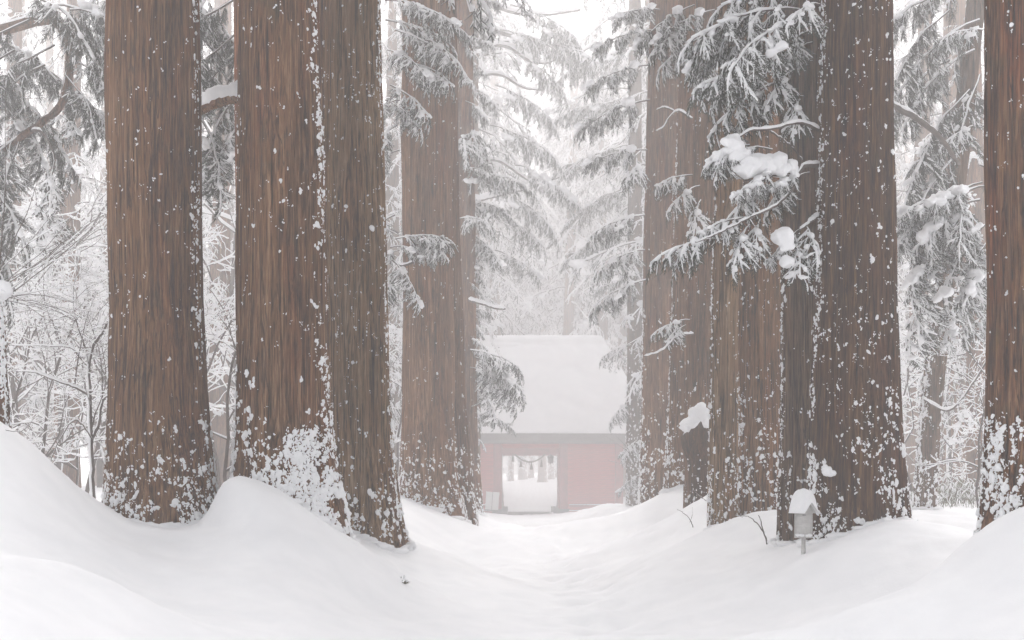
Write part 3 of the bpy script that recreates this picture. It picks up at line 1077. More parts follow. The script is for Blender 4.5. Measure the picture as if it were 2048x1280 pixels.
# --- right row: boughs and limbs reaching out over the path
Y = 18.2
for (u, v, kind, yaw, pitch, sc, dy) in (
        (1600, 20, 'm', 190, -12, 1.0, -.2), (1580, 45, 'm', 215, -30, .9, -.5), (1640, 60, 'm', 180, -25, 1.0, .2), (1560, 75, 'm', 175, -15, .75, 0), (1570, 130, 'm', 185, -10, .8, 0.2),
        (1560, 165, 's', 170, -25, 1.2, 0), (1530, 150, 's', 200, -5, 1.1, -.3), (1640, -30, 'm', 185, -8, .9, .3), (1640, 10, 's', 230, -20, 1.0, -.4), (1520, 20, 'm', 178, -28, .7, .3),
        (1625, 85, 's', 200, -30, .7, .2), (1600, 200, 's', 250, -40, .8, 0), (1590, 140, 's', 215, -40, .9, .1)):
    put_bough('R1', P(u, v, Y + dy), kind, yaw, pitch, sc)
limb('R1', [P(1640, 262, 18.0), P(1600, 246, 17.8), P(1545, 258, 17.6), P(1500, 262, 17.5), P(1460, 285, 17.4)], .022, .010, 1.1)
limb('R1', [P(1640, 330, 18.0), P(1605, 335, 17.6), P(1580, 385, 17.4), P(1545, 415, 17.3), P(1500, 435, 17.2)], .030, .012, .9)
limb('R1', [P(1500, 435, 17.2), P(1440, 465, 17.1), P(1390, 485, 17.0)], .014, .007, 0.9)
limb('R1', [P(1540, 262, 17.6), P(1580, 290, 17.5), P(1605, 320, 17.5)], .014, .008, 0.7)
limb('R1', [P(1640, 432, 18.0), P(1625, 440, 17.8), P(1600, 460, 17.6)], .024, .012, 1.2)
for (u, v, kind, yaw, pitch, sc, dy) in (
        (1545, 300, 'heavy', 190, -5, .62, -.7), (1500, 290, 'heavy', 160, -15, .45, -.6), (1620, 345, 'heavy', 195, -12, .5, -.6), (1560, 330, 'heavy', 200, -25, .5, -.8), (1480, 300, 's', 200, -40, .6, -.7),
        (1500, 435, 's', 190, -10, .9, -.8), (1440, 480, 's', 185, -8, .95, -1.0), (1500, 450, 's', 230, -50, .8, -.8), (1520, 440, 's', 250, -55, .7, -.7),
        (1600, 458, 'heavy', 200, -35, .42, -.5), (1590, 470, 's', 270, -60, .8, -.5), (1610, 450, 's', 290, -50, .7, -.4), (1530, 380, 's', 200, -30, .8, -.6), (1600, 350, 's', 190, -40, .8, -.3)):
    put_bough('R1', P(u, v, Y + dy), kind, yaw, pitch, sc)
o = limb('R1', [P(1590, 345, 17.5), P(1540, 352, 17.35), P(1490, 360, 17.3), P(1455, 330, 17.25)], .012, .006, 0)
T1 = np.array(TREES['R1'][0].location)
for k, (pts_, szs_) in enumerate(((((1497, 330, 17.3), (1528, 328, 17.35), (1552, 326, 17.4)), ((.20, .16, .15), (.13, .12, .12), (.15, .14, .15))), (((1580, 334, 17.5),), ((.10, .11, .11),)),
                                  (((1466, 285, 17.3), (1480, 312, 17.3)), ((.13, .12, .10), (.14, .12, .09))), (((1567, 472, 17.3), (1575, 488, 17.3)), ((.13, .12, .11), (.09, .09, .08))),
                                  (((1574, 522, 17.25),), ((.085, .085, .075),)), (((1500, 372, 17.25),), ((.09, .08, .045),)))):
    pillow_geo([P(*q) - T1 for q in pts_], [np.array(z) for z in szs_], 40 + k).obj('snow_pillow', M['snow'], o)
# small limbs further down the right row
limb('R4', [P(1386, 668, 26.5), P(1355, 672, 26.3), P(1322, 702, 26.0), P(1288, 713, 25.8)], .020, .009, 1.2)
put_bough('R4', P(1380, 640, 26.6), 's', 185, -12, .85)
put_bough('R4', P(1372, 650, 26.4), 's', 200, -30, .7)
limb('R4', [P(1384, 238, 27), P(1352, 222, 26.6), P(1325, 255, 26.3), P(1312, 262, 26.2)], .020, .008, 1.2)
limb('R4', [P(1352, 224, 26.6), P(1330, 215, 26.4), P(1312, 220, 26.3)], .014, .007, 1.1)
put_bough('R4', P(1385, 350, 27), 's', 190, -10, 1.0)
put_bough('R4', P(1400, 372, 27), 's', 205, -28, 1.0)
put_bough('R4', P(1402, 400, 26.9), 's', 240, -60, 1.0)
for (u, v, kind, yaw, pitch, sc) in ((1430, 20, 'm', 185, -25, .8), (1420, 70, 'm', 190, -30, .8), (1390, 10, 'm', 170, -30, .8), (1380, 60, 's', 200, -25, 1.1), (1440, 90, 'm', 230, -40, .8)):
    put_bough('R4', P(u, v, 26.5), kind, yaw, pitch, sc)
for (u, v, kind, yaw, pitch, sc) in ((1310, 60, 'm', 185, -15, 1), (1300, 130, 'm', 190, -18, 1.1), (1295, 300, 'm', 180, -10, 1.), (1290, 430, 'm', 185, -15, 1.), (1290, 500, 'm', 200, -20, 1.),
                                     (1292, 560, 'm', 170, -20, 1.), (1320, 20, 'm', 215, -15, 1), (1290, 330, 's', 240, -20, 1.3), (1300, 200, 'm', 160, -15, 1.2)):
    put_bough('R6', P(u, v, 36.0), kind, yaw, pitch, sc)
for (u, v, kind, yaw, pitch, sc) in ((1262, 690, 'm', 185, -18, .95), (1270, 560, 'm', 180, -12, 1.1), (1265, 800, 's', 190, -35, 1.6), (1275, 880, 'm', 240, -25, 1.0),
                                     (1280, 950, 'm', 200, -30, .8), (1285, 820, 's', 330, -20, 1.6), (1268, 470, 'l', 190, -10, 1.2), (1270, 380, 'l', 170, -12, 1.2), (1272, 600, 'm', 0, -25, 1.3),
                                     (1270, 300, 'l', 200, -8, 1.3), (1275, 740, 'm', 280, -30, 1.2), (1275, 520, 'm', 250, -30, 1.5), (1270, 200, 'l', 185, -5, 1.3), (1270, 100, 'l', 175, -10, 1.3)):
    put_bough('RG', P(u, v, 61.6), kind, yaw, pitch, sc)

# --- left of the gate: foliage round the hazy cedars
for (u, v, kind, yaw, pitch, sc, dy) in (
        (800, 10, 'm', 330, -20, .9, -1), (790, 60, 'm', 345, -25, .9, -1), (770, 40, 'm', 10, -10, 1, -.6), (800, 120, 's', 340, -20, 1.4, -1), (775, 100, 'm', 320, -30, .8, -1),
        (780, 170, 's', 0, -30, 1.4, -1), (770, 200, 'm', 350, -35, .7, -.8), (840, 130, 's', 350, -25, 1.1, -1.1), (770, 0, 'l', 355, -12, .7, -1), (850, 80, 's', 350, -30, 1.2, -1.2),
        (795, 250, 'm', 200, -40, .8, -.6), (800, 300, 'm', 190, -30, .8, -.4), (790, 430, 'm', 200, -40, .9, -.4), (800, 560, 'm', 185, -35, .8, -.2), (800, 200, 'm', 185, -25, .9, .4)):
    put_bough('L4', P(u, v, 31.2 + dy), kind, yaw, pitch, sc)
limb('L4', [P(806, 500, 31.2), P(800, 530, 30.4), P(830, 520, 30.0), P(845, 480, 29.8)], .035, .02, 1.0)
for (u, v, kind, yaw, pitch, sc) in ((790, 478, 'm', 5, 8, .75), (780, 495, 'heavy', 0, -5, .7), (830, 480, 's', 350, 2, .95), (850, 485, 's', 330, -25, .8), (800, 540, 's', 200, -40, 1.2),
                                     (785, 520, 'm', 350, -55, .7), (800, 500, 'm', 185, -25, .5), (860, 470, 's', 10, -12, .4)):
    put_bough('L4', P(u, v, 30.0), kind, yaw, pitch, sc)
for i in range(34):
    v = -40 + 880 * (i + random.random() * .6) / 34
    put_bough('L5', P(930 + random.uniform(-12, 14), v, 40.8 + random.uniform(-.4, 1.5)), random.choice(['m', 'm', 'l', 'heavy', 's']), random.choice([-50, -25, 0, 20, 40, -80]) + random.uniform(-12, 12),
              random.uniform(-38, -5), random.uniform(.55, 1.05) * (1 if v < 560 else .6))
for (u, v, kind, yaw, pitch, sc) in ((940, 700, 'm', -10, -14, 1.0), (950, 715, 'm', 0, -30, 1.1), (955, 730, 's', 350, -45, 1.3), (940, 735, 'heavy', -10, -10, .8), (985, 740, 's', 0, -30, 1.5),
                                     (1000, 760, 's', 340, -50, 1.2), (970, 790, 's', 330, -60, 1.1)):
    put_bough('L5', P(u, v, 40.3), kind, yaw, pitch, sc)
limb('L5', [P(938, 600, 40.6), P(965, 608, 40.2), P(990, 616, 40), P(1010, 618, 39.8)], .05, .03, 1.3)

for (pts_, r_a, r_b, sn_) in ((((935, 40), (990, 62), (1060, 80), (1120, 96), (1160, 104), (1192, 84)), .13, .06, 1.5), (((945, 95), (1010, 92), (1060, 122), (1100, 124), (1128, 100)), .10, .05, 1.7),
                              (((935, -20), (1010, 20), (1080, 30), (1160, 20)), .11, .06, 1.8), (((940, 150), (1000, 150), (1045, 175), (1085, 180)), .08, .04, 1.5),
                              (((940, 330), (990, 320), (1040, 350), (1090, 385)), .08, .04, 1.5), (((940, 405), (1000, 390), (1060, 375), (1130, 350)), .10, .04, 1.9)):
    limb('L6', [P(u, v, 59 + 1.2 * k) for k, (u, v) in enumerate(pts_)], r_a, r_b, sn_, K=30)
for (u, v, kind, yaw, pitch, sc) in ((1000, 60, 'l', 0, -15, 1), (1060, 40, 'l', 10, -25, 1), (1100, 90, 'm', -20, -20, 1.4), (1040, 110, 'l', 20, -30, .9), (1020, 10, 'l', 0, -20, 1.1), (990, 170, 'l', 0, -25, 1),
                                     (1030, 330, 'heavy', -10, -25, 1.3), (1000, 380, 'l', 0, -30, 1), (1080, 360, 'heavy', 20, -20, 1.3), (980, 250, 'l', 0, -20, 1.1), (1010, 440, 'm', 0, -30, 1.2), (990, 500, 'm', 10, -25, 1.2)):
    put_bough('L6', P(u, v, 60), kind, yaw, pitch, sc * 1.15)

# --- the heavy limb between the two thick trunks on the left
limb('L2', [P(500, 196, 19.0), P(450, 200, 19.4), P(395, 222, 20.0), P(330, 245, 21)], .075, .065, 1.75, 'bark', K=26)

for (u, v, kind, yaw, pitch, sc, dy) in ((485, -10, 'dark', 185, -30, .8, 1.5), (480, 60, 'dark', 180, -40, .7, 1.6), (478, 110, 'dark', 190, -45, .8, 1.8), (470, 200, 'dark', 195, -60, .7, 2), (395, 20, 'dark', 350, -40, .7, 2),
                                         (395, 230, 'dark', 340, -60, .7, 2), (430, -30, 'dark', 260, -50, .9, 2), (405, 120, 'dark', 330, -50, .7, 2.4), (480, 250, 'm', 200, -60, .8, 2)):
    put_bough('L2b', P(u, v, 22.5 + dy), kind, yaw, pitch, sc)

# --- a cedar out of frame on the left whose boughs hang into the picture
b, spec, h = stem(-190, 1000, 27.0, [(1000, -240, -130), (500, -232, -140), (0, -228, -145)])
TREES['LX'] = (cedar('cedar beyond the left edge whose dark boughs hang into the top left corner', b, spec, h, 'bark', 64, 40, 41)[0], b, None)
limb('LX', [P(-190, 90, 27), P(0, 60, 26.5), P(100, 40, 26), P(138, 90, 25.5), P(136, 160, 25.3), P(118, 215, 25.2), P(60, 262, 25), P(0, 300, 25), P(-60, 320, 25)], .11, .05, .55, 'bark', K=40)
limb('LX', [P(60, 262, 25), P(85, 265, 24.9), P(108, 310, 24.8), P(104, 350, 24.7)], .03, .015, .8)
for (u, v, kind, yaw, pitch, sc, dy) in (
        (140, 20, 'dark', 350, -15, .7, 0), (130, 60, 'dark', 20, -25, .6, .3), (110, 90, 'dark', 200, -30, .8, 0), (60, 40, 'dark', 190, -25, .9, 0), (100, 10, 'dark', 0, -15, .9, .6),
        (140, 120, 'm', 350, -30, .8, -.2), (130, 150, 'dark', 340, -45, .6, 0), (90, 130, 'dark', 190, -35, .7, -.2), (30, 100, 'dark', 185, -30, .8, 0), (120, 230, 's', 320, -30, .9, 0),
        (60, 262, 'dark', 200, -40, .7, 0), (40, 280, 'dark', 230, -60, .7, 0), (105, 340, 's', 280, -70, .9, -.3), (10, 310, 'dark', 260, -60, .7, 0), (0, 200, 'dark', 350, -45, .8, .4),
        (-60, 330, 'dark', 340, -40, .9, 0), (-80, 400, 'dark', 350, -40, .8, 0), (-60, 470, 'dark', 345, -45, .7, 0), (50, -20, 'dark', 330, -25, 1, 0), (170, -20, 'l', 340, -25, .8, .5),
        (180, 60, 'm', 10, -30, .9, .8), (175, 110, 'm', 0, -35, .9, .8), (160, 200, 's', 355, -30, 1.1, .6), (-40, 60, 'dark', 10, -20, 1, .5), (-30, 150, 'dark', 0, -30, 1, .5), (95, 395, 's', 265, -75, 1.2, -.2)):
    put_bough('LX', P(u, v, 25 + dy), kind, yaw, pitch, sc)

# --- dark boughs between the two right-hand trunks
for (u, v, kind, yaw, pitch, sc, dy) in (
        (1960, 40, 'dark', 185, -30, .9, 0), (1950, 100, 'dark', 190, -35, .9, .5), (1940, 180, 'dark', 185, -40, .9, 0), (1930, 240, 'dark', 200, -40, .9, .3), (1960, -30, 'dark', 190, -15, 1, .5),
        (1900, 20, 'dark', 185, -35, .8, 0), (1960, 150, 'dark', 220, -45, .8, -.5), (1930, 300, 'dark', 195, -45, .8, 0), (1970, 60, 'm', 200, -10, .7, -1), (1960, 250, 's', 190, -20, 1, -1),
        (1900, 120, 'dark', 180, -35, .8, .8), (1880, 250, 'dark', 190, -50, .7, .8), (1980, 0, 'dark', 350, -30, .8, 0), (1960, 330, 'dark', 340, -40, .7, 0)):
    put_bough('R7', P(u, v, 28.2 + dy), kind, yaw, pitch, sc)
limb('R7', [P(1780, 210, 26.5), P(1830, 235, 26.5), P(1880, 275, 26.5), P(1918, 330, 26.6)], .07, .04, .9, 'twig')
for (u, v, kind, yaw, pitch, sc, dy) in (
        (1975, 372, 'heavy', 185, -8, 1.1, -3.5), (1965, 365, 'heavy', 175, -14, 1.1, -3.3), (1960, 400, 'heavy', 190, -28, 1.1, -3.4), (1950, 430, 'm', 190, -40, 1., -3.2), (1970, 450, 'm', 200, -50, 1., -3.4),
        (1900, 400, 'm', 190, -35, .9, -3.2), (1890, 430, 'm', 195, -55, .9, -3.2), (1860, 470, 'm', 200, -65, .9, -3.), (1980, 480, 'heavy', 210, -55, .9, -3.6), (1930, 400, 'm', 240, -45, .8, -3.5),
        (1960, 500, 'm', 220, -65, .8, -3.4), (1850, 560, 's', 220, -75, 1.3, -2.8), (1900, 600, 'heavy', 230, -70, .6, -2.6), (1830, 620, 's', 215, -70, 1.2, -2.6), (1850, 400, 'm', 190, -40, .8, -2.8),
        (1985, 560, 'm', 205, -30, .8, -2), (1990, 620, 's', 190, -30, 1.1, -2)):
    put_bough('R7', P(u, v, 28.2 + dy), kind, yaw, pitch, sc)
limb('R7', [P(1880, 560, 28.3), P(1850, 575, 27.8), P(1800, 570, 27.5)], .03, .015, .9)
limb('R7', [P(1985, 610, 27), P(1930, 590, 27.5), P(1880, 575, 28)], .03, .02, 1.0)
limb('R7', [P(1850, 800, 28.6), P(1900, 820, 28), P(1950, 760, 27.5), P(1985, 700, 27)], .025, .02, 1.3)
limb('R7', [P(1915, 660, 27), P(1950, 720, 26.8), P(1985, 765, 26.5)], .018, .02, .9)
for (u, v, kind, yaw, pitch, sc) in ((1990, 700, 'm', 190, -25, .7), (1985, 740, 's', 200, -35, 1.2), (1980, 660, 'm', 170, -20, .7)):
    put_bough('R8', P(u, v, 47), kind, yaw, pitch, sc * 1.5)

# ------------------------------------------------------------------ cedars deep in the mist: trunk, crown and the snow on it
def crown_variant(seed, height, z0, R, nb, dens=0.72, skew=0.0):
    rs = np.random.default_rng(seed)
    lib = [make_bough(L, seed * 50 + i, lod=1, load=0.8, pillow=3, droop=dr, dens=dens) for i, (L, dr) in enumerate(((2.2, .30), (3.0, .35), (3.6, .42), (2.7, .5)))]
    lib = [[q.arrays() for q in b] for b in lib]
    LL = (2.2, 3.0, 3.6, 2.7)
    wood, need, snow = Geo(), Geo(), Geo()
    for i in range(nb):
        f = (i + rs.random()) / nb
        z = z0 + (height - z0) * f ** 0.9
        rad = R * (1 - f ** 1.6 * 0.85) * rs.uniform(0.65, 1.1)
        k = rs.integers(0, 4)
        s = rad / LL[k]
        yaw = i * 2.39996 + rs.normal(0, .4)
        pit = math.radians(rs.uniform(-28, 8))
        Mx = np.array((Matrix.Rotation(yaw, 3, 'Z') @ Matrix.Rotation(-pit, 3, 'Y')))
        off = np.array([math.cos(yaw) * 0.2, math.sin(yaw) * 0.2, z])
        for G, (v, fc) in zip((wood, need, snow), lib[k]):
            G.add(v @ Mx.T * s + off, fc)
    return wood, need, snow


CROWNS = []
for i, (hh, z0, R, nb) in enumerate(((40, 4.0, 4.2, 92), (46, 8.0, 4.8, 90), (30, 2.0, 3.4, 70), (48, 15.0, 5.8, 100))):
    w, nd, s = crown_variant(60 + i, hh, z0, R, nb)
    tg, _ = trunk_geo([(0, .62, 0, 0), (1.5, .5, 0, 0), (hh * .6, .30, 0, 0), (hh, .06, 0, 0)], hh, 40, 40, 70 + i)
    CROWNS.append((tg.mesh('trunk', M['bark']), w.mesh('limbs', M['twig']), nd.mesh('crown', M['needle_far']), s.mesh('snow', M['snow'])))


def far_cedar(x, y, var, label, group, sc=1.0, rot=None):
    sc *= far_y(y) / y
    y = far_y(y)
    z = float(H(np.array(x), np.array(y), False)) - 0.3
    t = thing('cedar_tree', label, 'tree', (x, y, z), group)
    t.rotation_euler = (random.uniform(-.02, .02), random.uniform(-.02, .02), random.uniform(0, 6.28) if rot is None else rot)
    t.scale = (sc * random.uniform(.92, 1.08),) * 2 + (sc * random.uniform(.95, 1.05),)
    tr, w, nd, s = CROWNS[var]
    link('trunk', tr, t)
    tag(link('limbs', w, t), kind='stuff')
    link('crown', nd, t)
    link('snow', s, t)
    return t


def X_at(u, Y):
    return (u - 1024.0) / F * far_y(Y)


for key, (t_, b_, sf_) in list(TREES.items()):        # unseen crowns of the avenue trees, added to shade the near haze and snow
    Yd = float(b_[1])
    lift = 0.45 + (CAMZ + HV / F * Yd - b_[2]) + 0.4
    if lift > 22:
        continue
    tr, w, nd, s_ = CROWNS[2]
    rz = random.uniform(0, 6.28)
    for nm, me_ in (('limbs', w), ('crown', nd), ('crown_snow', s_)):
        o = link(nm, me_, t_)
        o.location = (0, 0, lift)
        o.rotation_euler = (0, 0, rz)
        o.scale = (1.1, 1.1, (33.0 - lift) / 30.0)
        if nm == 'limbs':
            tag(o, kind='stuff')


LAB_C = 'misty snow-laden cedar rising behind the gate roof'
for i, (u, Y, var) in enumerate(((1128, 112, 3), (1168, 121, 3), (992, 113, 3), (1205, 114, 3), (1135, 124, 3), (1165, 134, 3), (1132, 146, 3), (990, 138, 3), (1255, 120, 3), (985, 126, 3), (950, 114, 0), (1285, 114, 0), (860, 112, 0), (1345, 110, 1), (915, 124, 1), (993, 134, 1), (1240, 130, 0), (1300, 128, 1), (985, 140, 0), (1205, 146, 1), (988, 152, 0), (945, 150, 1),
                                 (1255, 154, 0), (1335, 140, 0), (880, 138, 1), (1085, 168, 1), (1185, 166, 0), (982, 164, 1), (1120, 186, 2), (1230, 178, 1), (1045, 184, 0), (1150, 200, 2), (970, 180, 0), (1280, 175, 0))):
    far_cedar(X_at(u, Y), Y, var, LAB_C, 'cedars beyond the gate', 1.05)
LAB_B = 'bushy low-branched snowy conifer seen through the gate opening'
for (u, Y, sc) in ((1022, 176, .7), (1062, 190, .75), (1102, 180, .7), (1128, 158, .6)):
    far_cedar(X_at(u, Y), Y, 2, LAB_B, 'conifers seen through the gate', sc)
LAB_A = 'tall misty cedar beside the avenue with wide snowy boughs reaching over the gate'
for (u, Y, var, sc) in ((918, 66, 3, .9), (1322, 70, 3, .9), (930, 84, 3, .95), (1306, 90, 3, .95), (862, 78, 1, .9), (1372, 74, 0, .9), (1375, 58, 1, .8), (860, 58, 0, .8)):
    far_cedar(X_at(u, Y), Y, var, LAB_A, 'cedars flanking the gate', sc)
LAB_L = 'misty snow-laden cedar in the wood left of the avenue'
for (u, Y, var, sc) in ((130, 42, 2, .75), (20, 46, 0, .7), (215, 56, 0, .75), (430, 48, 2, .8), (455, 68, 0, .8), (395, 72, 2, .9), (-80, 50, 2, .8), (90, 72, 0, .85), (730, 54, 2, .8), (60, 62, 2, .8), (440, 60, 0, .8), (200, 75, 1, .8), (330, 85, 0, .8), (500, 78, 1, .8), (690, 70, 0, .9), (-60, 80, 0, .9), (780, 62, 2, .9), (130, 100, 1, 1), (430, 105, 0, 1), (600, 110, 1, 1), (800, 95, 1, 1),
                        (-20, 120, 0, 1), (250, 125, 1, 1), (720, 130, 0, 1), (520, 140, 2, 1.2), (-150, 95, 1, 1)):
    far_cedar(X_at(u, Y), Y, var, LAB_L, 'cedars in the left wood', sc)
LAB_R = 'misty snow-laden cedar in the wood right of the avenue'
for (u, Y, var, sc) in ((1860, 64, 0, .8), (1980, 66, 0, .8), (1930, 92, 1, 1), (1800, 90, 0, .9), (1960, 40, 2, .7), (1830, 52, 0, .8), (2040, 55, 1, .8), (1580, 60, 1, .9), (1440, 75, 0, .9), (1750, 72, 1, .9), (1900, 80, 0, .9), (2100, 85, 0, 1), (1520, 95, 1, 1), (1650, 105, 0, 1), (1820, 110, 1, 1),
                        (1980, 115, 0, 1), (1400, 115, 0, 1), (2150, 130, 1, 1)):
    far_cedar(X_at(u, Y), Y, var, LAB_R, 'cedars in the right wood', sc)


# ------------------------------------------------------------------ leafless trees, every twig carrying snow
def bare_tree(seed, height, r0, levels=4, lean=0.1, snow=1.0, kids=(6, 6, 6), spread=0.9, K=7):
    rs = np.random.default_rng(seed)
    lines, rad = [], []

    def grow(p, d, L, r, lev):
        pts = [p]
        dd = d / np.linalg.norm(d)
        for k in range(K - 1):
            dd = dd + rs.normal(0, 0.13 + 0.04 * lev, 3) + np.array([0, 0, 0.05 if lev else 0.10])
            dd /= np.linalg.norm(dd)
            pts.append(pts[-1] + dd * L / (K - 1))
        pts = np.array(pts)
        lines.append(pts)
        rr = np.linspace(r, r * (0.42 if lev < levels - 1 else 0.5), K)
        rad.append(rr)
        if lev >= levels - 1:
            return
        n = kids[min(lev, len(kids) - 1)]
        for j in range(n):
            t = rs.uniform(0.25 if lev else 0.18, 1.0)
            k = min(int(t * (K - 1)), K - 2)
            q = t * (K - 1) - k
            pp = pts[k] * (1 - q) + pts[k + 1] * q
            tang = pts[k + 1] - pts[k]
            tang /= np.linalg.norm(tang)
            o = rs.normal(0, 1, 3)
            o -= tang * o.dot(tang)
            o /= np.linalg.norm(o)
            nd = tang * rs.uniform(0.35, 0.9) + o * spread
            nd[2] = nd[2] * 0.7 + (0.05 if lev else 0.1)
            grow(pp, nd, L * rs.uniform(0.42, 0.66) * (1.05 - 0.4 * t), max(0.004, rr[k] * rs.uniform(0.45, 0.65)), lev + 1)

    grow(np.zeros(3), np.array([lean, rs.normal(0, .05), 1.0]), height, r0, 0)
    Pt, R = np.array(lines), np.array(rad)
    wood, sn = Geo(), Geo()
    big = R[:, 0] > 0.03
    wood.add(*tubes(Pt[big], R[big], 8, cap=False))
    wood.add(*tubes(Pt[~big], R[~big], 4, cap=False))
    T = norm(np.gradient(Pt, axis=1))
    hz = np.clip(1.15 - np.abs(T[..., 2]) ** 1.3, 0.0, 1)
    keep = rs.random(len(Pt)) < 0.88
    rs_ = (R * 0.75 + 0.010) * snow * (0.25 + 0.75 * hz) * rs.uniform(0.6, 1.3, R.shape)
    P2 = Pt.copy()
    P2[..., 2] += (R * 0.4 + rs_ * 0.55) * (0.4 + 0.6 * hz)
    P2[..., 0] -= R * 0.75 * (1 - hz)             # steep stems are plastered on the windward side
    P2[..., 1] -= R * 0.35 * (1 - hz)
    bb = big & keep
    sn.add(*tubes(P2[bb], rs_[bb], 7))
    bb = ~big & keep
    sn.add(*tubes(P2[bb], rs_[bb], 4))
    return wood, sn


BARE = []
for i, (hh, r0, lv, kids, sn) in enumerate(((9, .11, 4, (9, 6, 6), 1.8), (7, .08, 4, (9, 6, 5), 1.7), (11, .16, 4, (10, 6, 6), 1.9), (4, .035, 4, (9, 6, 5), 1.0))):
    w, s = bare_tree(300 + i, hh, r0, lv, 0.08, sn, kids)
    BARE.append((w.mesh('trunk', M['twig']), s.mesh('snow', M['snow'])))


def bare(u, Y, var, label, group=None, sc=1.0, rot=None, dz=0.0, name='bare_tree', cat='tree'):
    x = X_at(u, Y)
    sc *= far_y(Y) / Y
    Y = far_y(Y)
    z = float(H(np.array(x), np.array(Y), False)) - 0.1 + dz
    t = thing(name, label, cat, (x, Y, z), group)
    t.rotation_euler = (0, 0, random.uniform(0, 6.28) if rot is None else rot)
    t.scale = (sc, sc, sc)
    w, s = BARE[var]
    link('trunk', w, t)
    link('snow', s, t)
    return t


for (u, Y, var, sc) in ((40, 34, 0, .8), (110, 40, 2, .8), (170, 33, 1, .8), (60, 48, 2, .9), (200, 50, 0, 1), (130, 58, 2, 1), (-20, 40, 1, 1), (10, 28, 3, 1), (90, 27, 3, 1.1), (150, 30, 3, .9), (230, 36, 1, .9), (20, 60, 0, 1.2)):
    bare(u, Y, var, 'leafless snow-coated tree in the thicket left of the thick flecked trunk', 'bare trees in the left thicket', sc)
for (u, Y, var, sc) in ((440, 32, 1, .9), (455, 44, 2, .9), (420, 52, 0, 1), (460, 26, 3, 1.1)):
    bare(u, Y, var, 'leafless snow-coated tree seen in the gap between the two thick left trunks', 'bare trees in the left gap', sc)
for (u, Y, var, sc) in ((1830, 36, 1, .7), (1960, 33, 3, 1.1), (1900, 44, 0, .8), (1980, 42, 1, .8), (1860, 60, 2, 1), (1960, 28, 3, .8)):
    bare(u, Y, var, 'leafless snow-coated tree in the gap between the two right trunks', 'bare trees in the right gap', sc)
for (u, Y, var, sc) in ((770, 48, 1, .8), (792, 40, 3, 1.2)):
    bare(u, Y, var, 'small leafless tree half hidden behind the avenue trunks', 'bare trees behind the trunks', sc)

# the forked sapling, dark twigs and snow-lined stem, beside the thick trunk
b = P(186, 985, 22.0)
t = thing('forked_sapling', 'forked sapling with a snow-lined stem just left of the thick flecked trunk', 'sapling', (b[0], b[1], b[2] - .25))
base = np.array(t.location)
limb(t, [P(186, 1000, 22), P(183, 900, 22), P(179, 800, 22), P(178, 730, 22), P(188, 690, 22), P(208, 660, 21.9), P(222, 625, 21.8)], .040, .016, 1.15, name='stem', K=40)
limb(t, [P(179, 735, 22), P(160, 715, 22), P(140, 695, 22), P(90, 692, 22), P(20, 690, 22)], .018, .005, 1.1)
limb(t, [P(178, 790, 22), P(150, 775, 21.9), P(110, 760, 21.8), P(70, 745, 21.7), P(30, 742, 21.7)], .022, .006, 1.2)
limb(t, [P(182, 880, 22), P(196, 850, 22), P(206, 800, 21.9), P(232, 790, 21.9)], .030, .018, 1.1)
limb(t, [P(186, 880, 22), P(150, 840, 21.5), P(110, 900, 21.3), P(95, 950, 21.2)], .012, .006, .9)
limb(t, [P(140, 695, 22), P(120, 670, 22), P(105, 655, 22)], .012, .005, 1.0)
limb(t, [P(188, 690, 22), P(170, 670, 22.2), P(140, 660, 22.3), P(100, 650, 22.4), P(60, 655, 22.5)], .008, .003, .5)
w_, s_ = bare_tree(351, 1.9, .016, 3, -0.3, .8, (12, 7), 1.1)
for (u, v, rz, sc) in ((178, 735, 1, 1), (150, 770, 2.2, .8), (183, 860, 4, .8), (205, 800, 5, .7), (120, 690, .5, .7)):
    o = link('twigs', w_.mesh('twigs', M['twig']) if 'twm' not in globals() else twm, t)
    twm = o.data
    o.location = Vector(P(u, v, 22)) - t.location
    o.rotation_euler = (0, 0, rz)
    o.scale = (sc,) * 3
    if 'tsm' not in globals():
        tsm = s_.mesh('snow', M['snow'])
    link('snow', tsm, o)

# thin dark twigs fanning out from the broken trunk at the left edge
t = thing('twiggy_shrub', 'shrub of thin bare dark twigs fanning right from the left edge', 'shrub', P(-30, 700, 17.5))
for k in range(12):
    v0 = 560 + random.uniform(0, 60)
    e = P(random.uniform(120, 235), random.uniform(420, 640), 17.3 + random.uniform(-.6, .6))
    s0 = P(-30, v0, 17.5)
    m = (s0 + e) / 2 + np.array([0, 0, random.uniform(-.05, .12)])
    limb(t, [s0, m, e], .006, .0018, 0.25 if k % 3 else .8, name='twig', K=12)
    e2 = m + (e - s0) * .45 + np.array([0, 0, random.uniform(-.3, .3)])
    limb(t, [m, (m + e2) / 2 + np.array([0, 0, .02]), e2], .0035, .0015, 0, name='twig', K=8)
for (u0, v0, u1, v1) in ((0, 530, 10, 160), (-10, 560, 80, 350), (5, 600, 215, 430)):
    limb(t, [P(u0, v0, 17.4), P((u0 + u1) / 2 + 6, (v0 + v1) / 2, 17.3), P(u1, v1, 17.2)], .008, .002, .2, name='twig', K=12)
limb(t, [P(-40, 850, 15.4), P(20, 862, 15.2), P(50, 858, 15.1), P(72, 830, 15)], .005, .002, .3, name='twig', K=12)

# twigs poking out of the snow along the right bank
def ground_twig(label, segs):
    s0 = segs[0][0]
    t = thing('bare_twig', label, 'twig', P(*s0))
    for i, (p, q, r) in enumerate(segs):
        a, b = P(*p), P(*q)
        limb(t, [a, (a + b) / 2 + RNG.normal(0, .02, 3), b], r, r * .5, .35, name='stem' if i == 0 else 'twig', K=10)
    return t


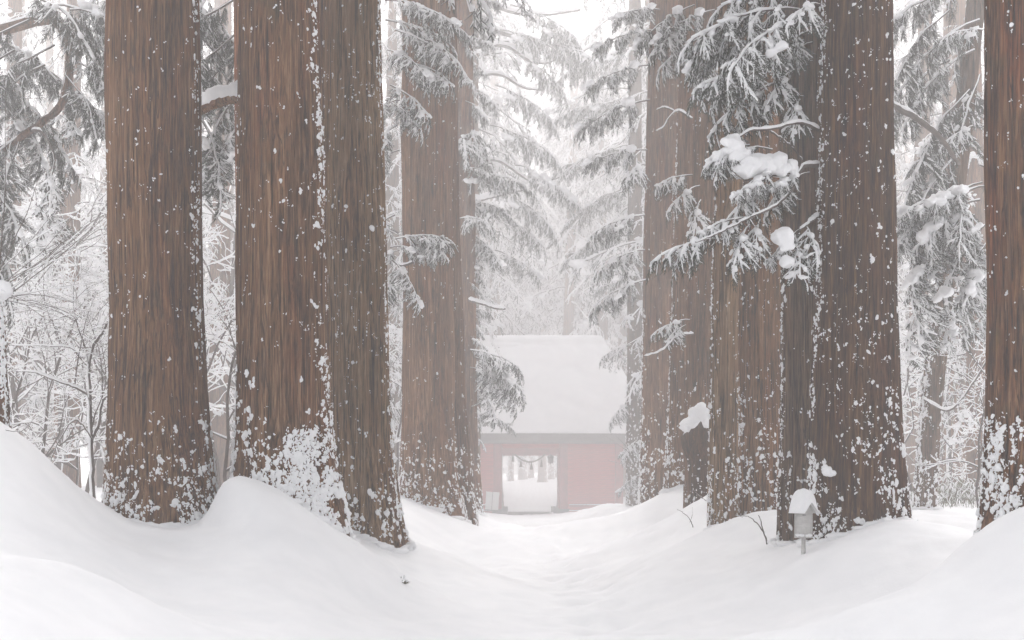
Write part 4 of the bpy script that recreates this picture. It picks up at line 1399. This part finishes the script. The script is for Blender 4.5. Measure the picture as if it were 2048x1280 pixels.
ground_twig('forked brown twig poking out of snow left of the lantern post', [((1535, 1088, 19.5), (1518, 1030, 19.8), .012), ((1528, 1065, 19.6), (1495, 1032, 19.6), .009), ((1495, 1032, 19.6), (1470, 1030, 19.7), .005)])
ground_twig('thin twig arching from the snow below the broken snag', [((1386, 1055, 24), (1372, 1030, 24), .008), ((1372, 1030, 24), (1354, 1018, 24), .006), ((1380, 1045, 24), (1385, 1015, 24.1), .004)])
ground_twig('short twig in snow beneath the narrow fused right trunk', [((1422, 1005, 25.5), (1395, 990, 25.4), .007), ((1405, 995, 25.4), (1384, 978, 25.2), .005)])
ground_twig('sparse twig leaning from the snow beside the hazy leaning trunk', [((1248, 1058, 40), (1238, 1048, 40), .008), ((1280, 1068, 38), (1262, 1052, 38), .007)])
ground_twig('lone twig bent over in front of the right end of the gate', [((1262, 1000, 58), (1258, 900, 58), .018), ((1258, 900, 58), (1235, 875, 58), .012), ((1258, 905, 58), (1205, 868, 58), .009), ((1256, 930, 58), (1215, 920, 58), .009)])

# the little tuft on the path edge
b = P(809, 1190, 17.6)
t = thing('dry_tuft', 'tiny dry plant tuft sticking out of smooth snow left of the path', 'plant', (b[0], b[1], float(H(b[0], b[1])) - .01))
g = Geo()
rs = np.random.default_rng(5)
L_ = np.array([curve_pts(np.zeros(3), norm(np.array([rs.normal(0, .5), rs.normal(0, .5), 1.0])), rs.uniform(.05, .11), 4, .5, .05, rs) for _ in range(26)])
g.add(*tubes(L_, np.tile([.004, .005, .004, .002], (26, 1)), 3))
g.obj('leaves', M['sasa'], t)
g = Geo()
blobs(g, rs.normal(0, .028, (9, 3)) + [0, 0, .06], rs.uniform(.008, .018, (9, 3)), np.tile([1., 0, 0], (9, 1)), np.tile([0, 1., 0], (9, 1)), np.tile([0, 0, 1.], (9, 1)), 2)
g.obj('snow', M['snow'], t)

# bamboo grass under the right-hand trees
def sasa(u, v, Y, seed, label):
    rs = np.random.default_rng(seed)
    b = P(u, v, Y)
    z = float(H(b[0], b[1], False))
    t = thing('bamboo_grass', label, 'plant', (b[0], b[1], z), 'bamboo grass right of the leaning trunk')
    n = 34
    base = np.stack([rs.normal(0, .5, n), rs.normal(0, .4, n), np.zeros(n)], 1)
    st = np.array([curve_pts(base[i], norm(np.array([rs.normal(0, .35), rs.normal(0, .35), 1.])), rs.uniform(.5, 1.3), 5, .35, .06, rs) for i in range(n)])
    g = Geo().add(*tubes(st, np.tile(np.linspace(.006, .003, 5), (n, 1)), 3))
    g.obj('stems', M['sasa'], t)
    lf = Geo()
    sn = Geo()
    c, s = [], []
    q = []
    for i in range(n):
        for k in range(6):
            p = st[i, rs.integers(2, 5)]
            d = norm(np.array([rs.normal(), rs.normal(), -0.5]))
            q.append(curve_pts(p, d, rs.uniform(.12, .22), 4, .5, .02, rs))
    q = np.array(q)
    lf.add(*tubes(q, np.tile([.004, .016, .013, .002], (len(q), 1)), 4, flat=.12))
    lf.obj('leaves', M['sasa'], t)
    m = rs.random(len(q)) < .6
    qq = q[m] + [0, 0, .016]
    sn.add(*tubes(qq, np.tile([.006, .018, .016, .004], (len(qq), 1)), 5, flat=.8))
    sn.obj('snow', M['snow'], t)


for i, (u, v, Y) in enumerate(((1890, 1000, 32), (1950, 1000, 31), (1925, 960, 36), (1975, 950, 35), (1850, 980, 36))):
    sasa(u, v, Y, 700 + i, 'snow-dusted bamboo grass in the hollow between the two right trunks')

# ------------------------------------------------------------------ the broken snag
b = P(1396, 985, 27.2)
t = thing('broken_snag', 'short broken hollow stump topped with a big lump of snow', 'tree stump', (b[0], b[1], b[2] - .4))
g, surf = trunk_geo([(0, .24, .02, 0), (.4, .20, .02, 0), (1.0, .21, .0, 0), (1.35, .27, -.06, 0), (1.62, .30, -.06, 0), (1.72, .24, -.02, 0)], 1.72, 96, 70, 55, ridge=.03, butt=.05)
v, f = g.arrays()
v = v.copy()
top = smooth((v[:, 2] - 1.35) / .35)
v[:, 2] += top * 0.16 * noise3(v[:, 0] * 9, v[:, 1] * 9, 0, 8)
Geo().add(v, f).obj('trunk', M['bark_dark'], t)
g = Geo()
rs = np.random.default_rng(3)
c = np.array([[-.10, -.05, 1.80], [-.02, -.02, 1.98], [.06, 0, 2.12], [-.15, -.12, 1.72], [.12, -.08, 1.90], [.2, 0, 1.8]])
s = np.array([[.24, .22, .16], [.20, .2, .16], [.12, .13, .12], [.15, .14, .13], [.17, .15, .15], [.14, .12, .12]])
pillow_geo(c, s, 3, .02).obj('snow_cap', M['snow'], t)
f = flecks(surf, 1.6, 55, 60, 90, .4, zmax=1.3, band=.6)
tag(f.obj('stuck_snow', M['snow'], t), kind='stuff')
# a lump of snow caught on the bark of the dark trunk
o = Geo()
pb = P(1655, 942, 17.38) - np.array(TREES['R1'][0].location)
blobs(o, pb + np.array([[0, 0, 0], [.05, 0, -.03], [-.03, 0, .04]]), np.array([[.06, .05, .06], [.06, .04, .04], [.04, .04, .04]]), np.tile([1., 0, 0], (3, 1)), np.tile([0, 1., 0], (3, 1)), np.tile([0, 0, 1.], (3, 1)), 3)
o.obj('snow_lump', M['snow'], TREES['R1'][0])

# ------------------------------------------------------------------ white roofed lantern on a post
b = P(1607, 1097, 17.2)
z0 = b[2] - 0.35
LZ = 1 / .80
t = thing('lantern_post', 'small white roofed lantern box on a post, capped with snow, beside the dark trunk', 'lantern', (b[0], b[1], z0))
t.rotation_euler = (0, 0, math.radians(38))
t.scale = (.70, .70, .80)
hb = ((P(0, 1076, 17.2)[2] - z0) * LZ, (P(0, 1024, 17.2)[2] - z0) * LZ)        # box bottom and top


def part(name, lo, hi, mat, par, bev=0.004, rot=None, loc=None):
    me = boxes(Geo(), lo, hi).mesh(name, M[mat], False)
    if bev:
        bevel_mesh(me, bev, 1)
    o = link(name, me, par, loc)
    if rot:
        o.rotation_euler = rot
    return o


part('post', (-.03, -.03, 0), (.03, .03, hb[0] + .01), 'white_wood', t)
part('floor_plate', (-.115, -.115, hb[0]), (.115, .115, hb[0] + .03), 'white_wood', t)
part('top_plate', (-.115, -.115, hb[1] - .03), (.115, .115, hb[1]), 'white_wood', t)
for sx in (-1, 1):
    for sy in (-1, 1):
        part('corner_post', (sx * .10 - .013, sy * .10 - .013, hb[0] + .031), (sx * .10 + .013, sy * .10 + .013, hb[1] - .031), 'white_wood', t)
for k, (ax_, sg) in enumerate((('x', -1), ('x', 1), ('y', -1), ('y', 1))):
    lo = [-.085, -.085, hb[0] + .031]
    hi = [.085, .085, hb[1] - .031]
    i = 0 if ax_ == 'x' else 1
    lo[i], hi[i] = sg * .094 - .003, sg * .094 + .003
    part('panel', lo, hi, 'white_wood', t, 0)
for z in (hb[0] + .036, hb[1] - .052):
    part('metal_band', (-.118, -.118, z), (-.075, -.075, z + .016), 'grey_metal', t, 0.002)
# gable roof of two boards
rh = .15
gp = Geo()
gp.add(np.array([[-.112, y, hb[1]] for y in (-.10, -.09)] + [[.112, y, hb[1]] for y in (-.10, -.09)] + [[0, y, hb[1] + .115] for y in (-.10, -.09)]),
       [(0, 2, 4), (1, 5, 3), (0, 1, 3), (0, 3, 2), (0, 4, 5), (0, 5, 1), (2, 3, 5), (2, 5, 4)])
gp.obj('gable', M['white_wood'], t, False)
gp2 = Geo()
v_, f_ = gp.arrays()
gp2.add(v_ * [1, -1, 1], f_[:, ::-1])
gp2.obj('gable', M['white_wood'], t, False)
for sg in (-1, 1):
    o = part('roof_board', (-.006, -.155, -.008), (.205, .155, .008), 'white_wood', t, .003, (0, math.radians(45 if sg > 0 else 135), 0), (0, 0, hb[1] + .13))
g = Geo()
NN = 24
us, vs_ = np.meshgrid(np.linspace(-1, 1, NN), np.linspace(-1, 1, NN))
se = lambda a: np.sign(a) * np.abs(a) ** .8
top = .18 * np.sqrt(np.clip(1 - us ** 2 * .97, 0, 1)) - .13 * us ** 2 + .05 * (1 - vs_ ** 2)
edge = np.clip(np.minimum((1 - np.abs(us)) * 6, (1 - np.abs(vs_)) * 6), 0, 1) ** .5
bot = .02 - np.abs(us) * .165
zt = bot + (top - bot) * np.maximum(edge, 0.0) + .01 * noise3(us * 3, vs_ * 3, 0, 4) * edge
Vt = np.stack([us * .19, vs_ * .185, zt + hb[1] + .13], -1).reshape(-1, 3)
Vb = np.stack([us * .185, vs_ * .18, bot + hb[1] + .125], -1).reshape(-1, 3)
ii = np.arange(NN * NN).reshape(NN, NN)
q = np.stack([ii[:-1, :-1], ii[:-1, 1:], ii[1:, 1:], ii[1:, :-1]], -1).reshape(-1, 4)
fT = np.concatenate([q[:, [0, 1, 2]], q[:, [0, 2, 3]]])
g.add(Vt, fT)
g.add(Vb, fT[:, ::-1])
g.obj('snow_cap', M['snow'], t)
g = Geo()
blobs(g, np.array([[-.12, -.06, hb[0] + .045], [-.06, -.12, hb[0] + .04], [.03, -.115, hb[0] + .045], [-.115, .03, hb[0] + .045]]), np.array([[.03, .05, .02], [.04, .03, .018], [.05, .03, .025], [.03, .05, .025]]),
      np.tile([1., 0, 0], (4, 1)), np.tile([0, 1., 0], (4, 1)), np.tile([0, 0, 1.], (4, 1)), 2)
g.obj('ledge_snow', M['snow'], t)

# ------------------------------------------------------------------ the gate
GY0 = 85.0
GXc = (1061 - 1024.0) / F * GY0
GD = far_y(98.0)                               # its distance; the measures below are for one 85 m off and scaled
GK = GD / 85.0
GZ0 = P(1061, 1030, 98)[2] - .02
S_ = GY0 / F                                   # metres per photo pixel at the gate front
gate = thing('thatched_gate', 'vermilion wooden gate with a thatched roof under deep snow, closing the avenue', 'gate', (GXc * GK, GD, GZ0))
gate.scale = (GK, GK, GK)
D = 4.6                                        # depth of the gate house
ow, oh = 57 * S_, 3.72                         # half width and height of the opening
hw = 177 * S_                                  # half width of the walls
eave = 4.35


def gpart(name, lo, hi, mat='wood_red_frame', par=None, bev=.015):
    return part(name, lo, hi, mat, par or gate, bev)


gpart('stone_base', (-hw - .25, -.35, -.5), (hw + .25, D + .35, .02), 'stone')
PW = .28
for yy in (0.0, D):
    for xx in (-hw, -ow - PW, ow + PW, hw):
        gpart('post', (xx - PW + .04, yy - .2, .02), (xx + PW - .04, yy + .2, eave), 'wood_red_frame')
        gpart('plinth', (xx - PW - .06, yy - .32, .02), (xx + PW + .06, yy - .205 if yy == 0 else yy + .32, .38), 'stone')
    for sgn in (-1, 1):
        gpart('inner_plinth', (sgn * (ow - .17) - .17, yy - .15, .02), (sgn * (ow - .17) + .17, yy + .25, .46), 'stone')
    gpart('lintel', (-ow + .005, yy - .16, oh), (ow - .005, yy + .16, oh + .34), 'wood_red_frame')
    gpart('top_beam', (-hw - .5, yy - .24, eave), (hw + .5, yy + .24, eave + .3), 'wood_red_frame')
    gpart('upper_panel', (-ow + .006, yy - .05, oh + .345), (ow - .006, yy + .05, eave - .005), 'wood_red')
    gpart('sill_beam', (-ow + .35, yy - .2, .021), (ow - .35, yy + .1, .12), 'dark_wood')
    plank = None
    for sgn in (-1, 1):
        x0, x1 = ow + 2 * PW - .03, hw - PW + .03
        wall = gpart('wall_frame', (min(sgn * x0, sgn * x1), yy - .02, .025), (max(sgn * x0, sgn * x1), yy + .02, eave - .01), 'wood_red')
        n = 14
        ph = (eave - .1 - .42) / n
        for k in range(n):
            if plank is None:
                plank = part('plank', (-(x1 - x0) / 2, -.03, .004), ((x1 - x0) / 2, .03, ph - .012), 'wood_red', wall, .008)
                o = plank
            else:
                o = link('plank', plank.data, wall)
            o.location = (sgn * (x0 + x1) / 2, yy + (-.045 if yy == 0 else .045) + random.uniform(-.006, .006), .42 + k * ph)
        # low rails in front of the side bay, with snow lying on them
        if yy == 0:
            for z in (.17, .52):
                r_ = gpart('rail', (min(sgn * (x0 + .05), sgn * (x1 - .05)), -.52, z), (max(sgn * (x0 + .05), sgn * (x1 - .05)), -.44, z + .10), 'wood_red_frame')
                part('snow', (min(sgn * (x0 + .05), sgn * (x1 - .05)), -.53, z + .102), (max(sgn * (x0 + .05), sgn * (x1 - .05)), -.43, z + .16), 'snow', r_, .02)
for sgn in (-1, 1):                            # passage walls and end walls
    gpart('passage_wall', (sgn * (ow + .16) - .05, .2, .025), (sgn * (ow + .16) + .05, D - .2, eave - .01), 'wood_red')
    gpart('end_wall', (sgn * (hw - .1) - .05, .2, .025), (sgn * (hw - .1) + .05, D - .2, eave - .01), 'wood_red')
gpart('ceiling', (-hw, .25, eave + .02), (hw, D - .25, eave + .1), 'wood_red')
# roof: thatch under a thick convex coat of snow
NR, NA = 30, 160


def roof_ring(t, off, seed, amp):
    """t 0 at the eave .. 1 at the ridge"""
    an = np.linspace(0, 2 * PI, NA, endpoint=False)
    e = 4.2
    cx = np.sign(np.cos(an)) * np.abs(np.cos(an)) ** (2 / e)
    cy = np.sign(np.sin(an)) * np.abs(np.sin(an)) ** (2 / e)
    a = 4.35 + (6.95 - 4.35) * (1 - t ** 1.45) + off * (1 - .2 * t)
    b = .30 + (3.7 - .30) * (1 - t ** 1.35) + off
    z = eave + .38 + (10.35 - eave - .38) * t
    nz = amp * fbm(cx * 2.5 + t, cy * 2.5, t * 4 + 0.2 * cx, 3, seed)
    return np.stack([cx * (a + nz), D / 2 + cy * (b + nz), np.full(NA, z) + 0 * nz], -1)


def roof_geo(off, t0, seed, amp, topz, z_off):
    ts = np.linspace(t0, 1, NR)
    R_ = [roof_ring(t, off, seed, amp) + [0, 0, z_off] for t in ts]
    # rounded top
    last = R_[-1]
    c = last.mean(0)
    for k in range(1, 7):
        q = k / 6 * PI / 2
        rr = c + (last - c) * [1 - .12 * (1 - math.cos(q)), max(math.cos(q), .02), 1]
        rr[:, 2] = last[:, 2] + topz * math.sin(q)
        R_.append(rr)
    # underside lip
    fr = R_[0]
    inn = [c + (fr - c) * [.985, .97, 1] - [0, 0, .10 if off else .42], c + (fr - c) * [.8, .7, 1] - [0, 0, .05 if off else .35]]
    R_ = [np.column_stack([inn[1][:, :2], inn[1][:, 2]]), inn[0]] + R_
    V = np.concatenate(R_)
    n = len(R_)
    idx = np.arange(n * NA).reshape(n, NA)
    a, b, c2, d = idx[:-1], np.roll(idx, -1, 1)[:-1], np.roll(idx, -1, 1)[1:], idx[1:]
    f = np.concatenate([np.stack([a, b, c2], -1).reshape(-1, 3), np.stack([a, c2, d], -1).reshape(-1, 3)])
    g = Geo().add(V, f)
    g.add(np.vstack([V[idx[-1]], V[idx[-1]].mean(0)]), [(i, (i + 1) % NA, NA) for i in range(NA)])
    return g


roof = roof_geo(0.0, 0.0, 3, .05, .1, 0.0).obj('thatch_roof', M['thatch'], gate)
roof_geo(0.32, 0.0, 5, .20, .55, 0.28).obj('roof_snow', M['snow_ground'], roof)
g = Geo()                                       # snow-covered ridge box
K_ = 26
xx = np.linspace(-4.15, 4.15, K_)
rr = .62 * np.clip((1 - np.abs(xx / 4.25) ** 10), .1, 1) * (1 + .08 * noise3(xx * .9, 0, 0, 3))
g.add(*tubes(np.stack([xx, np.full(K_, D / 2) , 10.34 + .22 * noise3(xx * .45, 1, 0, 6)], -1)[None], rr[None] * 1.15, 20, flat=.72))
g.obj('ridge_snow', M['snow_ground'], roof)

# straw rope with tassels, hung in the opening
t = thing('straw_rope', 'sagging straw rope with hanging tassels in the gate opening', 'rope', (GXc * GK, GD + .3, GZ0 + oh * GK))
t.scale = (GK, GK, GK)
K = 25
s = np.linspace(-1, 1, K)
cx = -.03 + s * .92
cz = -.46 * (1 - s ** 2) - .02
base = np.stack([cx, 0 * cx, cz], -1)
g = Geo()
for ph in (0, 2.1, 4.2):                        # three twisted strands
    tw = s * 16 + ph
    g.add(*tubes((base + np.stack([0 * tw, .022 * np.cos(tw), .022 * np.sin(tw)], -1))[None], np.full((1, K), .032), 6))
g.obj('twisted_strands', M['straw'], t)
for (u, v0) in ((1026, 906), (1042, 917), (1063, 922), (1083, 917)):
    x = (u - 1061) * S_
    z = -(v0 - 906) * S_
    g = Geo()
    g.add(*tubes(np.array([[[x, 0, z], [x, 0, z - .12], [x, 0, z - .16], [x, 0, z - .30], [x, 0, z - .46]]]), np.array([[.03, .035, .05, .075, .095]]), 10))
    g.obj('tassel', M['straw'], t)
t = thing('hanging_lantern', 'dark lantern hanging at the right side of the gate opening', 'lantern', ((GXc + 41 * S_) * GK, GD + 1.4, GZ0 + (oh - .55) * GK))
t.scale = (GK, GK, GK)
prof = np.array([[0, .0], [.14, .0], [.17, .06], [.17, .34], [.24, .38], [.10, .50], [.03, .55], [.02, .95]])
pts = np.array([[[0, 0, z] for r, z in prof]])
Geo().add(*tubes(pts + [[[0, 0, 0]]], prof[None, :, 0] + .002, 8)).obj('body', M['dark_wood'], t, False)
part('finial', (-.03, -.03, -.06), (.03, .03, 0.001), 'dark_wood', t, .004)

# white notice boards leaning at the left bay
t = thing('notice_board', 'pair of white notice boards leaning against the left bay of the gate', 'notice board', (X_at(983, 97.2), GD - 1.1, GZ0 + .35))
t.scale = (GK, GK, GK)
t.rotation_euler = (math.radians(-9), math.radians(4), 0)
for sgn in (-1, 1):
    part('board', (sgn * .205 - .195, -.02, .05), (sgn * .205 + .195, .02, 1.15), 'board_white', t, .006)
part('centre_strip', (-.012, -.03, .04), (.012, .015, 1.24), 'dark_wood', t, .002)
part('foot', (-.42, -.05, 0), (.42, .05, .049), 'dark_wood', t, .004)
t.location.z = float(H(np.array(t.location.x), np.array(t.location.y), False)) + .2

# ------------------------------------------------------------------ the air
g = boxes(Geo(), (-BX - 3, BY0 - 3, -4.0), (BX + 3, BY1 + 3, BTOP))
hz = g.obj('haze', None, None, False)
m, nt, N_, L_, b_ = material('winter_haze')
N_.remove(b_)
pv = N_.new('ShaderNodeVolumePrincipled')
pv.inputs['Color'].default_value = (0.985, 0.97, 0.975, 1)
pv.inputs['Density'].default_value = HAZE_DENSITY
pv.inputs['Anisotropy'].default_value = 0.66
L_.new(pv.outputs[0], N_['Material Output'].inputs['Volume'])
hz.data.materials.append(m)
tag(hz, kind='stuff')
